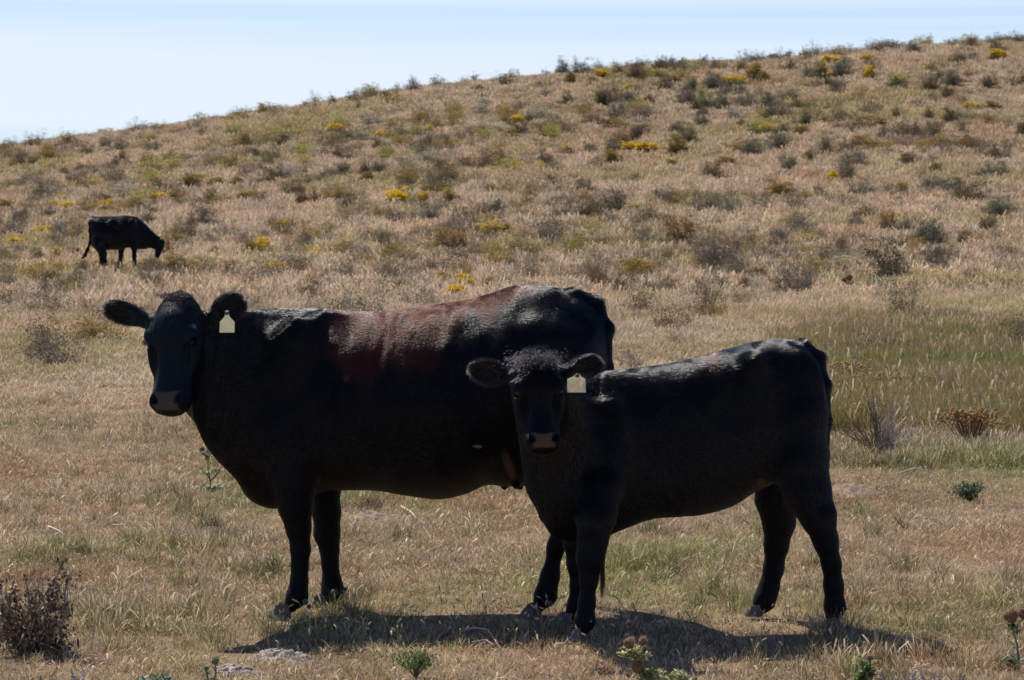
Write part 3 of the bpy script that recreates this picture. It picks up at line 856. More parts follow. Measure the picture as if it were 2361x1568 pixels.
def dewclaw(parent, origin, p, r):
    g = Geo(); r = r * .56; g.blob((0, 0, 0), (r, r*.8, r*1.15), (.3, .25, .2), 8, 6, .04)
    o = g.obj("dewclaw", HOOF, parent, smooth=True); o.location = Vector(np.asarray(p) - origin); return o

def eyeball(parent, origin, p, r):
    g = Geo(); g.blob((0, 0, 0), r, (0, 0, 0), 14, 10, 0)
    o = g.obj("eye", EYE, parent, smooth=True); o.location = Vector(np.asarray(p) - origin); return o

def flag_tag(parent, origin, outline, thick, neck, name="ear_tag", label=None):
    """outline: world points of the flag; neck: pin position"""
    pts = [np.asarray(p) - origin for p in outline]; n_ = len(pts)
    V = pts + [p + np.array([0, thick, 0]) for p in pts]
    F = [tuple(range(n_)), tuple(range(2*n_ - 1, n_ - 1, -1))] + [(i, i+n_, (i+1) % n_ + n_, (i+1) % n_) for i in range(n_)]
    o = mesh_obj(name, V, F, TAGM, parent)
    b = o.modifiers.new("bevel", 'BEVEL'); b.width = .0012; b.segments = 2
    g = Geo(); g.blob(np.asarray(neck) - origin, (.009, .006, .009), (.3, .3, .25), 10, 6, 0)
    g.obj("tag_button", solid_mat("tag_button", (.10, .09, .07), .5), o, smooth=True)
    if label: o['label'] = label
    return o

def legs(Fd, nodes, k=.03, sq=1.0):
    Fd.chain([(Q(a, b, D), w * (.92 if b > 1200 else 1) * QK * D / FPX) for (a, b, w, D) in nodes], k, sq)

def wisps(name, parent, origin, roots, dirs, lens, mat, rad=.0009, col=(.012, .010, .010), K=6, gravity=.25, clump=0):
    n = len(roots); dirs = np.asarray(dirs); dirs = dirs / np.linalg.norm(dirs, axis=1)[:, None]
    roots = np.asarray(roots); dirs = np.asarray(dirs); lens = np.asarray(lens)
    pts = np.zeros((n, K, 3))
    for i in range(K):
        t = i / (K - 1)
        pts[:, i] = roots + dirs * (lens * t)[:, None] + np.array([0, 0, -1.]) * (gravity * lens * t * t)[:, None]
    hc = bpy.data.hair_curves.new(name); hc.add_curves([K] * n)
    hc.attributes['position'].data.foreach_set('vector', (pts - origin).astype(np.float32).ravel())
    r = hc.attributes.get('radius') or hc.attributes.new('radius', 'FLOAT', 'POINT')
    r.data.foreach_set('value', (np.tile(np.linspace(1, .2, K) * rad, (n, 1))).astype(np.float32).ravel())
    ca = hc.attributes.new('col', 'FLOAT_COLOR', 'CURVE')
    cc = np.ones((n, 4)); cc[:, :3] = np.asarray(col) * rng.uniform(.7, 1.4, (n, 1)); ca.data.foreach_set('color', cc.astype(np.float32).ravel())
    hc.materials.append(mat)
    o = bpy.data.objects.new(name, hc); COL.objects.link(o); o.parent = parent
    return o

def ear_rim(name, root, o3, c, e, a, b, n, l0, l1, col):
    th = rng.uniform(0, 6.28, n); up = np.array([0, 0, 1.]) - e * e[2]; up = unit(up)
    d = e[None] * np.cos(th)[:, None] * a + up[None] * np.sin(th)[:, None] * b
    nrm = e[None] * np.cos(th)[:, None] / a + up[None] * np.sin(th)[:, None] / b; nrm /= np.linalg.norm(nrm, axis=1)[:, None]
    rt = c + d * rng.uniform(.86, .99, n)[:, None] + np.array([0, 1, 0]) * rng.normal(0, .006, n)[:, None]
    wisps(name, root, o3, rt, nrm + e * .5 + rng.normal(0, .25, (n, 3)), rng.uniform(l0, l1, n), HAIR, .0006, col, gravity=.15)

BLACK = np.array([.0030, .0036, .0042])
def ss(a, b, x):
    t = np.clip((x - a) / (b - a), 0, 1); return t * t * (3 - 2 * t)

def toq(p):
    """world to photo coordinates of the measuring frame (only used to read the measured outlines back)"""
    c, s_ = math.cos(PITCH), math.sin(PITCH)
    y = p[:, 1]; z = p[:, 2] - CAMZ
    fwd = y * c - z * s_; up = y * s_ + z * c
    return (W/2 + FPX * p[:, 0] / fwd) / QK, (H/2 - FPX * up / fwd) / QK

def relief(V, F, qx0, qx1, qy0, qy1, amp):
    """ribs, folds and muscle: gentle bumps along the trunk"""
    _, vn = normals(V, F)
    qx, qy = toq(V)
    m = ss(qx0 - 10, qx0 + 60, qx) * (1 - ss(qx1 - 60, qx1, qx)) * ss(qy0, qy0 + 40, qy) * (1 - ss(qy1 - 60, qy1 + 20, qy)) * (np.abs(vn[:, 1]) * .8 + .2)
    w = (qx - qx0) / (qx1 - qx0)
    folds = (fbm(qx / 26. + qy / 160., qy / 260., 301, 2) - .5) * 2 * (1 - ss(.05, .22, w))        # neck
    ribs = (fbm(qx / 34. + qy / 120., qy / 300., 303, 2) - .5) * 2 * ss(.28, .38, w) * (1 - ss(.60, .72, w))
    broad = (fbm(qx / 85., qy / 70., 305, 2) - .5) * 2
    return V + vn * (amp * m * (folds * .9 + ribs * .55 + broad * 1.5))[:, None]

# ================================================================== the cow
def build_cow():
    o3 = np.array([*Q(880, 1418, 14.5)[:2], 0.0]); root = empty("cow", o3)
    tag(root, "big black cow standing side-on with a sun-bleached reddish brown back, looking at the camera", "cow", "black cattle in the pasture")
    Fd = Field((-1.86, 13.72, -.02), (.58, 15.0, 1.52), .0066)
    st = []
    for (qx, top, bot, D, ry, n_) in [
        (462, 760, 950, 14.16, .085, 2.0), (490, 724, 1020, 14.22, .115, 2.0), (540, 714, 1084, 14.30, .145, 2.0), (590, 713, 1134, 14.38, .18, 2.0),
        (640, 711, 1160, 14.44, .23, 2.0), (700, 711, 1150, 14.49, .275, 2.05), (760, 717, 1130, 14.5, .345, 2.0), (850, 720, 1130, 14.5, .415, 1.85),
        (940, 711, 1143, 14.5, .435, 1.8), (1010, 704, 1151, 14.5, .44, 1.8), (1070, 694, 1140, 14.5, .425, 1.8), (1130, 679, 1118, 14.5, .39, 1.8),
        (1190, 661, 1120, 14.5, .36, 1.8), (1250, 661, 1110, 14.5, .345, 1.8), (1310, 674, 1060, 14.5, .31, 1.8), (1355, 694, 1010, 14.5, .25, 1.9),
        (1385, 728, 960, 14.5, .15, 2.2), (1399, 790, 900, 14.5, .08, 2.0)]:
        a = Q(qx, top, 14.5); b = Q(qx, bot, 14.5)
        st.append((a[0], b[2], a[2], D, ry, n_))
    Fd.loft((0, 0, 0), (1, 0, 0), (0, 0, 1), (0, 1, 0), st, .03)
    w = lambda q: q * QK * 14.4 / FPX
    # shoulder blades, ribs, hips, thighs, brisket
    for sg, D in ((-1, 14.27), (1, 14.73)):
        Fd.ell(Q(672, 860, D), (.10, .065, .24), None, .07)
        Fd.ell(Q(655, 1010, D), (.13, .08, .16), None, .07)
        e1 = unit(Q(648, 850, D) - Q(738, 735, 14.5 + sg * .13)); e2 = unit(np.cross(e1, [0, 1, 0])); e3 = np.cross(e1, e2)
        Fd.ell((Q(648, 850, 14.5 + sg * .27) + Q(738, 735, 14.5 + sg * .12)) / 2, (.16, .030, .034), np.stack([e1, e2, e3]), .10)
        Fd.ell(Q(1250, 800, 14.5 + sg * .22), (.16, .07, .10), None, .08)
        Fd.ell(Q(1350, 745, 14.5 + sg * .12), (.035, .035, .03), None, .04)
        Fd.ell(Q(1300, 930, 14.5 + sg * .17), (.19, .11, .26), None, .08)
        Fd.ell(Q(1092, 880, 14.5 + sg * .43), (.09, .035, .10), None, .09, carve=True)
        Fd.ell(Q(745, 850, 14.5 + sg * .365), (.035, .03, .17), None, .05, carve=True)
    Fd.ell(Q(620, 1110, 14.42), (.12, .12, .10), None, .08)
    Fd.ell(Q(1195, 1058, 14.5), (.11, .11, .08), None, .05)
    for (a, b, D) in ((1187, 1098, 14.40), (1196, 1100, 14.56), (1160, 1100, 14.52)):
        Fd.cone(Q(a, b - 18, D), Q(a + 3, b + 22, D), .021, .014, .02)
    # neck into the head
    Fd.cone(Q(425, 790, 14.26), Q(545, 890, 14.36), .115, .165, .07)
    Fd.cone(Q(430, 880, 14.20), Q(520, 960, 14.32), .085, .12, .06)
    fr = head(Fd, Q(402, 684, 14.12), Q(386, 950, 13.98), (-.30, -1, 0), 1.0, PROF, .04)
    at, M = face_detail(Fd, fr, 1.0)
    ear(Fd, Q(333, 738, 14.14), Q(240, 708, 14.18), .050, (-.1, -1, -.25))
    ear(Fd, Q(488, 735, 14.2), Q(566, 690, 14.22), .062, (.15, -1, -.1))
    # legs
    legs(Fd, [(672, 1030, 72, 14.30), (680, 1110, 50, 14.29), (681, 1168, 38, 14.29), (688, 1216, 30, 14.29), (693, 1268, 23, 14.29), (691, 1306, 19.5, 14.29),
              (690, 1340, 20, 14.29), (685, 1374, 25, 14.28), (670, 1398, 17, 14.27)], .03)
    legs(Fd, [(740, 1040, 60, 14.68), (748, 1120, 36, 14.68), (753, 1180, 31, 14.68), (754, 1230, 31, 14.68), (760, 1268, 22, 14.68), (761, 1300, 19, 14.68),
              (765, 1340, 22, 14.68), (767, 1364, 26, 14.67), (753, 1386, 17, 14.66)], .03)
    legs(Fd, [(1320, 960, 80, 14.34), (1305, 1060, 58, 14.33), (1318, 1140, 34, 14.33), (1304, 1196, 25, 14.33), (1282, 1260, 19, 14.33), (1268, 1330, 20.5, 14.33),
              (1258, 1372, 25, 14.33), (1243, 1397, 16, 14.32)], .04)
    legs(Fd, [(1330, 960, 70, 14.68), (1335, 1060, 55, 14.7), (1365, 1140, 32, 14.7), (1368, 1190, 25, 14.7), (1352, 1260, 18, 14.7), (1346, 1330, 19, 14.7),
              (1338, 1380, 24, 14.7)], .04)
    # tail
    Fd.chain([(Q(1318, 688, 14.5), .045), (Q(1365, 706, 14.5), .042), (Q(1392, 760, 14.48), .036), (Q(1398, 850, 14.46), .026), (Q(1396, 980, 14.45), .018),
              (Q(1392, 1150, 14.47), .013), (Q(1388, 1260, 14.48), .012)], .03)
    V, F = Fd.surface()
    O, A, f, R, Ln = fr
    V = relief(V, F, 440, 1400, 640, 1150, .012)
    def colfn(p):
        qx, qy = toq(p)
        c = np.tile(BLACK, (len(p), 1))
        nb = (fbm(qx / 45., qy / 80., 71) - .5) * 2
        low = np.interp(qx, [740, 790, 850, 900, 950, 1000, 1040, 1100, 1200, 1300], [800, 880, 880, 858, 868, 842, 775, 735, 690, 668])
        nb2 = (fbm(qx / 16. + 3, qy / 42., 77, 3) - .5) * 2
        m = ss(705, 800, qx + nb * 60 + nb2 * 25) * (1 - ss(1110, 1290, qx + nb * 50)) * (1 - ss(-28, 22, qy - low + nb * 55))
        nb2 = (fbm(qx / 16. + 3, qy / 42., 77, 3) - .5) * 2
        m = m * (p[:, 0] > -1.2) * np.clip(.85 + nb * .9 + nb2 * .45, .12, 1)
        c = c * (1 - m[:, None]) + np.array([.048, .0155, .0095]) * m[:, None]
        s_ = ((p - O) @ A) / Ln; d_ = (p - O) @ f; w_ = (p - O) @ R
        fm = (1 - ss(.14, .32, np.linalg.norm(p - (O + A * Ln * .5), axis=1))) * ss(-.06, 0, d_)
        c = c * (1 - fm[:, None]) + np.array([.0055, .0120, .0160]) * fm[:, None]  # bluish sky sheen of the face, put into its colour
        near = (np.linalg.norm(p - (O + A * Ln * .9), axis=1) < .17)
        nm = near * ss(.835, .86, s_ + .4 * np.abs(w_) * (s_ < .87)) * (1 - ss(0, .016, np.abs(w_) - np.interp(s_, [.84, .87, .91, .94, .98], [.05, .036, .030, .046, .048]))) * (d_ > -.03) * (1 - ss(.985, .998, s_))
        c = c * (1 - nm[:, None]) + np.array([.080, .064, .056]) * nm[:, None]
        u = (1 - ss(14, 24, np.hypot((qx - 1172 - (qy - 1072) * .35) * 1.7, (qy - 1072) * .55))) * (p[:, 1] < 14.6)
        c = c * (1 - u[:, None]) + np.array([.11, .075, .055]) * u[:, None]
        u = (1 - ss(5, 13, 6 * (fbm(qx / 6., qy / 4., 88, 2) - .3) + np.hypot((qx - 1101) * .85, (qy - 1029) * 2.8))) * (p[:, 1] < 14.5)
        c = c * (1 - u[:, None]) + np.array([.40, .37, .33]) * u[:, None]
        return c
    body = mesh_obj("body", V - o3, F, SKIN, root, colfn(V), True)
    body['label'] = "black body, its back faded to reddish brown"
    def keep(p):
        s_ = ((p - O) @ A) / Ln; w_ = (p - O) @ R; d_ = (p - O) @ f
        near = (np.linalg.norm(p - (O + A * Ln * .92), axis=1) < .17)
        nose = near & (s_ > .845) & (np.abs(w_) < .062) & (d_ > -.035)
        return np.where(nose, 0., 1.) * np.where(p[:, 2] < .035, 0, 1) * np.where((p[:, 1] > 14.75), .4, 1) * np.where((np.linalg.norm(p - (O + A * Ln * .6 + f * .05), axis=1) < .15), .5, 1)
    comb = comb_field([
        (Q(560, 730, 14.25), (1, -.1, .05)), (Q(560, 800, 14.2), (.9, .1, -.35)), (Q(560, 950, 14.2), (.6, 0, -.8)), (Q(620, 1100, 14.3), (.3, 0, -1)), (Q(700, 725, 14.3), (1, -.25, .1)), (Q(680, 790, 14.22), (.6, -.5, -.3)),
        (Q(700, 950, 14.2), (.4, 0, -1)), (Q(800, 740, 14.25), (1, -.25, .08)), (Q(800, 810, 14.15), (.8, -.3, -.35)), (Q(850, 900, 14.1), (.8, 0, -.7)), (Q(850, 1080, 14.1), (.9, 0, -.4)),
        (Q(1000, 730, 14.25), (1, -.25, .08)), (Q(1000, 800, 14.12), (.8, -.3, -.3)), (Q(900, 740, 14.25), (1, -.3, .05)), (Q(900, 830, 14.12), (.7, -.4, -.4)), (Q(1000, 900, 14.1), (.8, 0, -.6)), (Q(1000, 1080, 14.1), (.8, 0, -.4)), (Q(1150, 700, 14.25), (1, -.2, .1)), (Q(1160, 770, 14.2), (.6, -.5, -.3)),
        (Q(1200, 850, 14.2), (.5, 0, -1)), (Q(1240, 700, 14.3), (.9, -.45, .0)), (Q(1300, 720, 14.3), (.8, -.5, -.1)), (Q(1240, 780, 14.2), (.5, -.6, -.35)), (Q(1300, 900, 14.2), (.3, 0, -1)), (Q(1380, 800, 14.4), (.1, 0, -1)),
        (Q(690, 1200, 14.2), (.1, 0, -1)), (Q(750, 1200, 14.6), (.1, 0, -1)), (Q(690, 1350, 14.2), (.1, 0, -1)), (Q(1260, 1300, 14.3), (-.1, 0, -1)),
        (at(.15, 0, .04), (0, 0, 1)), (at(0, 0, 0), (.0, -.3, 1)), (at(.35, 0, .05), (0, 0, .5)), (at(.45, 0, .05), (0, 0, -1)), (at(.7, 0, .04), (0, 0, -1)),
        (at(.5, .1, -.05), (.6, .3, -.6)), (Q(280, 715, 14.1), (-1, 0, -.15)), (Q(530, 712, 14.15), (.8, 0, .5))])
    def ln(p, n):
        qx, qy = toq(p)
        l = .008 + .007 * ss(.45, .75, p[:, 2])
        l = np.where((qx < 345) & (qy < 770), .024, l); l = np.where((qx > 480) & (qx < 575) & (qy < 760) & (p[:, 1] < 14.3), .022, l)
        l = l + .007 * ss(.6, .9, n[:, 2]) * (qx > 560); l = l + .020 * ss(1230, 1340, qx) * (1 - ss(730, 790, qy))
        l = np.where((qx > 370) & (qx < 450) & (qy < 700), .036, l)
        l = np.where((qy > 760) & (qx < 470), .006, l)
        return l
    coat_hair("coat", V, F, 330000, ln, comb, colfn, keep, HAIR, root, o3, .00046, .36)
    for sg in (-1, 1):
        eyeball(root, o3, at(.405, sg * .094, .006), .0175)
        # eyelashes
        base = at(.385, sg * .108, .014)
        r_ = base + rng.normal(0, .006, (60, 3)) + np.outer(rng.uniform(-1, 1, 60), A) * .004
        wisps("eyelashes", root, o3, r_, np.tile(unit(R * sg * .8 + f * .6 - np.array([0, 0, .7])), (60, 1)) + rng.normal(0, .15, (60, 3)), rng.uniform(.012, .024, 60), HAIR, .0007)
    hoof(root, o3, Q(650, 1424, 14.27), math.pi + .15, .070)
    hoof(root, o3, Q(736, 1404, 14.66), math.pi + .1, .070)
    hoof(root, o3, Q(1228, 1422, 14.32), math.pi + .2, .066)
    hoof(root, o3, Q(1322, 1404, 14.7), math.pi + .1, .066)
    for (a, b, D, r_) in ((704, 1388, 14.21, .022), (712, 1398, 14.30, .017), (771, 1366, 14.56, .026), (796, 1358, 14.68, .017), (1268, 1392, 14.26, .021)):
        dewclaw(root, o3, Q(a, b, D), r_)
    tg = [Q(x_, y_, 14.06) for (x_, y_) in ((520, 716), (527, 716), (529, 730), (541, 742), (541, 767), (506, 767), (507, 742), (518, 730))]
    flag_tag(root, o3, tg, .002, Q(523, 722, 14.055), label="pale bottle-shaped ear tag")
    ear_rim("ear_fringe", root, o3, Q(291, 722, 14.16), unit(Q(240, 712, 14.16) - Q(333, 736, 14.16)), .098, .043, 520, .010, .022, (.028, .014, .012))
    ear_rim("ear_fringe", root, o3, Q(526, 710, 14.20), unit(Q(566, 690, 14.2) - Q(488, 735, 14.2)), .080, .060, 520, .010, .020, (.028, .014, .012))
    # switch of the tail, reddish at the tip
    r_ = Q(1388, 1265, 14.48) + rng.normal(0, .005, (240, 3))
    tip = Q(1399, 1385, 14.44)
    d_ = (tip - Q(1388, 1265, 14.48)); ll = np.linalg.norm(d_)
    wisps("tail_switch", root, o3, r_, np.tile(unit(d_ + np.array([-.02, 0, 0])), (240, 1)) + rng.normal(0, .012, (240, 3)), rng.uniform(.4, 1.0, 240) * ll, HAIR, .0009, (.06, .022, .012), gravity=.0)
    # tuft of the poll and fringes of the ears
    r_ = Q(400, 684, 14.06) + rng.normal(0, 1, (700, 3)) * (.035, .03, .006)
    wisps("poll_tuft", root, o3, r_, np.stack([rng.normal(.1, .35, 700), rng.normal(-.2, .3, 700), rng.uniform(.5, 1, 700)], 1), rng.uniform(.015, .035, 700), HAIR, .0007, gravity=.5)
    return root
build_cow()

# ================================================================== the calf
def build_calf():
    o3 = np.array([*Q(1600, 1440, 13.9)[:2], 0.0]); root = empty("calf", o3)
    tag(root, "fluffy black calf standing in front of the cow, head turned to face the camera", "calf", "black cattle in the pasture")
    Fd = Field((-.02 - .42, 13.05, -.02), (1.46, 14.52, 1.32), .0062)
    st = []
    for (qx, top, bot, D, ry, n_) in [
        (1248, 930, 1180, 13.70, .085, 2.0), (1275, 890, 1224, 13.72, .115, 2.0), (1320, 866, 1238, 13.76, .15, 2.0), (1370, 857, 1236, 13.8, .18, 2.0),
        (1440, 853, 1212, 13.85, .21, 2.05), (1520, 845, 1190, 13.9, .235, 2.1), (1600, 830, 1188, 13.95, .25, 2.15), (1680, 812, 1172, 14.0, .245, 2.3),
        (1740, 797, 1140, 14.03, .23, 2.4), (1800, 791, 1112, 14.07, .215, 2.5), (1846, 796, 1090, 14.1, .19, 2.5), (1876, 814, 1060, 14.1, .14, 2.3), (1894, 850, 1000, 14.1, .08, 2.0)]:
        a = Q(qx, top, 13.95); b = Q(qx, bot, 13.95)
        st.append((a[0], b[2], a[2], D, ry, n_))
    Fd.loft((0, 0, 0), (1, 0, 0), (0, 0, 1), (0, 1, 0), st, .03)
    for sg in (-1, 1):
        Fd.ell(Q(1400, 1010, 13.82 + sg * .16), (.10, .045, .15), None, .08)
        Fd.ell(Q(1385, 1090, 13.80 + sg * .14), (.10, .06, .12), None, .09)
        Fd.ell(Q(1735, 840, 14.03 + sg * .17), (.05, .04, .04), None, .06)
        Fd.ell(Q(1835, 930, 14.08 + sg * .13), (.125, .09, .22), None, .06)
        Fd.ell(Q(1690, 930, 14.02 + sg * .275), (.07, .03, .08), None, .05, carve=True)
        Fd.ell(Q(1470, 960, 13.86 + sg * .25), (.03, .025, .13), None, .05, carve=True)
    Fd.ell(Q(1290, 1150, 13.72), (.085, .10, .10), None, .06)
    Fd.cone(Q(1262, 900, 13.52), Q(1300, 1010, 13.70), .115, .145, .06)
    Fd.cone(Q(1238, 960, 13.56), Q(1270, 1110, 13.70), .085, .105, .05)
    fr = head(Fd, Q(1236, 818, 13.40), Q(1254, 1036, 13.24), (.12, -1, 0), .88, PROF, .04)
    at, M = face_detail(Fd, fr, .86)
    Fd.ell(Q(1234, 822, 13.44), (.055, .06, .035), None, .04)
    ear(Fd, Q(1172, 868, 13.46), Q(1082, 848, 13.50), .050, (-.1, -1, -.25))
    ear(Fd, Q(1300, 862, 13.46), Q(1388, 836, 13.50), .050, (.1, -1, -.25))
    legs(Fd, [(1385, 1120, 50, 13.62), (1374, 1190, 44, 13.56), (1367, 1245, 36, 13.53), (1361, 1288, 33, 13.52), (1358, 1335, 21, 13.51), (1353, 1390, 19, 13.5),
              (1348, 1432, 24, 13.49), (1342, 1453, 15, 13.48)], .03)
    legs(Fd, [(1345, 1120, 48, 13.92), (1335, 1190, 36, 13.94), (1328, 1250, 29, 13.95), (1332, 1300, 25, 13.95), (1334, 1350, 19, 13.95), (1328, 1395, 20, 13.95), (1314, 1420, 14, 13.94)], .03)
    legs(Fd, [(1835, 960, 70, 13.96), (1842, 1060, 64, 13.95), (1860, 1130, 52, 13.93), (1886, 1190, 38, 13.91), (1904, 1248, 28, 13.9), (1917, 1300, 21, 13.9),
              (1922, 1350, 21, 13.9), (1925, 1398, 23, 13.9), (1920, 1430, 16, 13.89)], .04)
    legs(Fd, [(1815, 980, 60, 14.22), (1800, 1080, 56, 14.25), (1792, 1150, 46, 14.27), (1796, 1205, 37, 14.28), (1790, 1258, 27, 14.29), (1784, 1310, 22, 14.29),
              (1773, 1355, 22, 14.29), (1762, 1386, 23, 14.28), (1750, 1403, 15, 14.27)], .04)
    Fd.chain([(Q(1846, 806, 14.1), .040), (Q(1878, 832, 14.09), .038), (Q(1895, 890, 14.07), .034), (Q(1899, 970, 14.06), .030), (Q(1897, 1050, 14.06), .024),
              (Q(1893, 1110, 14.08), .014)], .025)
    V, F = Fd.surface()
    O, A, f, R, Ln = fr
    V = relief(V, F, 1330, 1900, 780, 1180, .006)
    def colfn(p):
        qx, qy = toq(p)
        c = np.tile(BLACK * 1.05, (len(p), 1))
        nb = fbm(qx / 60., qy / 60., 75)
        m = ss(.5, .75, nb) * ss(1420, 1480, qx) * (1 - ss(1650, 1720, qx)) * (1 - ss(880, 930, qy)) * .55
        c = c * (1 - m[:, None]) + np.array([.034, .016, .013]) * m[:, None]
        s_ = ((p - O) @ A) / Ln; d_ = (p - O) @ f; w_ = (p - O) @ R
        near = (np.linalg.norm(p - (O + A * Ln * .92), axis=1) < .14)
        nm = near * ss(.85, .88, s_ + .5 * np.abs(w_) * (s_ < .88)) * (1 - ss(0, .014, np.abs(w_) - np.interp(s_, [.85, .88, .915, .95, .98], [.042, .030, .024, .036, .038]))) * (d_ > -.03) * (1 - ss(.985, .998, s_))
        c = c * (1 - nm[:, None]) + np.array([.095, .064, .044]) * nm[:, None]
        for sg in (-1, 1):
            e = O + A * Ln * .455 + R * (sg * .080) + f * .02
            m = np.exp(-(np.linalg.norm(p - e, axis=1) / .016)**2)
            c = c * (1 - m[:, None]) + np.array([.028, .018, .014]) * m[:, None]
        e = (1 - ss(.0, .02, np.hypot((qx - 1755) * .0019, (qy - 1113) * .0022) - .012)) * (p[:, 2] < .72)
        c = c * (1 - e[:, None]) + np.array([.13, .09, .06]) * e[:, None]
        return c
    mesh_obj("body", V - o3, F, SKIN, root, colfn(V), True)
    def keep(p):
        s_ = ((p - O) @ A) / Ln; w_ = (p - O) @ R; d_ = (p - O) @ f
        near = (np.linalg.norm(p - (O + A * Ln * .93), axis=1) < .15)
        nose = near & (s_ > .86) & (np.abs(w_) < .052) & (d_ > -.03)
        return np.where(nose, 0., 1.) * np.where(p[:, 2] < .03, 0, 1)
    comb = comb_field([
        (Q(1290, 1000, 13.5), (.2, 0, -1)), (Q(1290, 1180, 13.6), (.1, 0, -1)), (Q(1400, 860, 13.65), (1, -.3, .05)), (Q(1400, 900, 13.6), (.8, -.4, -.3)), (Q(1400, 1000, 13.6), (.5, 0, -.9)),
        (Q(1520, 850, 13.7), (1, -.3, .05)), (Q(1520, 900, 13.62), (.7, -.4, -.4)), (Q(1520, 1000, 13.6), (.8, 0, -.6)), (Q(1520, 1150, 13.6), (.6, 0, -.8)), (Q(1680, 820, 13.8), (1, -.3, .08)), (Q(1680, 880, 13.75), (.7, -.5, -.35)),
        (Q(1680, 1000, 13.7), (.7, 0, -.7)), (Q(1800, 800, 13.85), (1, -.35, .0)), (Q(1830, 850, 13.85), (.7, -.5, -.35)), (Q(1840, 950, 13.9), (.4, 0, -1)), (Q(1880, 1180, 13.9), (.1, 0, -1)),
        (Q(1360, 1300, 13.5), (0, 0, -1)), (Q(1335, 1300, 13.9), (0, 0, -1)), (Q(1920, 1350, 13.9), (0, 0, -1)), (Q(1780, 1300, 14.2), (-.1, 0, -1)),
        (at(.0, 0, 0), (0, -.6, .9)), (at(.15, .03, .03), (.5, -.2, -.7)), (at(.15, -.05, .03), (-.8, -.2, -.6)), (at(.3, 0, .04), (0, 0, -1)),
        (at(.7, 0, .04), (0, 0, -1)), (Q(1120, 858, 13.4), (-1, 0, -.2)), (Q(1350, 850, 13.4), (1, 0, .1))])
    def ln(p, n):
        qx, qy = toq(p)
        l = np.full(len(p), .018)
        l = np.where(qx > 1380, l + .017 * ss(.2, .7, n[:, 2]), l)
        l = np.where((qx > 1150) & (qx < 1320) & (qy < 872), .034, l)
        l = np.where((qx > 1170) & (qx < 1310) & (qy > 890) & (qy < 1045) & (p[:, 1] < 13.5), .009, l)
        l = np.where(qy > 1120, .018 - .010 * ss(1120, 1290, qy), l)
        l = np.where(((qx < 1170) | ((qx > 1310) & (qx < 1400))) & (qy < 895) & (p[:, 1] < 13.58), .019, l)
        return l
    coat_hair("coat", V, F, 290000, ln, comb, colfn, keep, HAIR, root, o3, .00046, .40)
    for sg in (-1, 1):
        eyeball(root, o3, at(.405, sg * .095, .004), .0168)
    hoof(root, o3, Q(1334, 1476, 13.48), math.pi + .45, .060)
    hoof(root, o3, Q(1300, 1440, 13.93), math.pi + .3, .058)
    hoof(root, o3, Q(1916, 1452, 13.88), math.pi + .4, .060)
    hoof(root, o3, Q(1742, 1420, 14.26), math.pi + .2, .055)
    for (a, b, D, r_) in ((1949, 1402, 13.88, .014), (1783, 1397, 14.20, .014), (1318, 1418, 13.88, .012)):
        dewclaw(root, o3, Q(a, b, D), r_)
    tg = [Q(x_, y_, 13.35) for (x_, y_) in ((1328, 862), (1336, 862), (1340, 868), (1350, 874), (1351, 905), (1307, 905), (1308, 874), (1322, 868))]
    flag_tag(root, o3, tg, .002, Q(1331, 866, 13.345), label="pale square ear tag half hidden by hair")
    # tuft of the poll
    r_ = Q(1236, 832, 13.36) + rng.normal(0, 1, (5200, 3)) * (.040, .03, .018)
    dx = (r_[:, 0] - Q(1236, 832, 13.4)[0]) / .042
    wisps("poll_tuft", root, o3, r_, np.stack([dx * .6 + rng.normal(0, .35, 5200), rng.normal(-.5, .25, 5200), rng.normal(.25, .6, 5200)], 1), rng.uniform(.010, .022, 5200), HAIR, .0005, gravity=.6)
    ear_rim("ear_fringe", root, o3, Q(1126, 858, 13.48), unit(Q(1082, 848, 13.5) - Q(1172, 868, 13.5)), .086, .054, 800, .006, .015, (.05, .030, .028))
    ear_rim("ear_fringe", root, o3, Q(1344, 850, 13.48), unit(Q(1388, 836, 13.5) - Q(1300, 862, 13.5)), .086, .054, 800, .006, .015, (.05, .030, .028))
    r_ = Q(1340, 866, 13.38) + rng.normal(0, 1, (120, 3)) * (.035, .01, .008)
    wisps("ear_fringe", root, o3, r_, np.stack([rng.normal(-.2, .3, 120), rng.normal(-.3, .15, 120), rng.normal(-1, .2, 120)], 1), rng.uniform(.015, .035, 120), HAIR, .0008, gravity=.2)
    return root
build_calf()

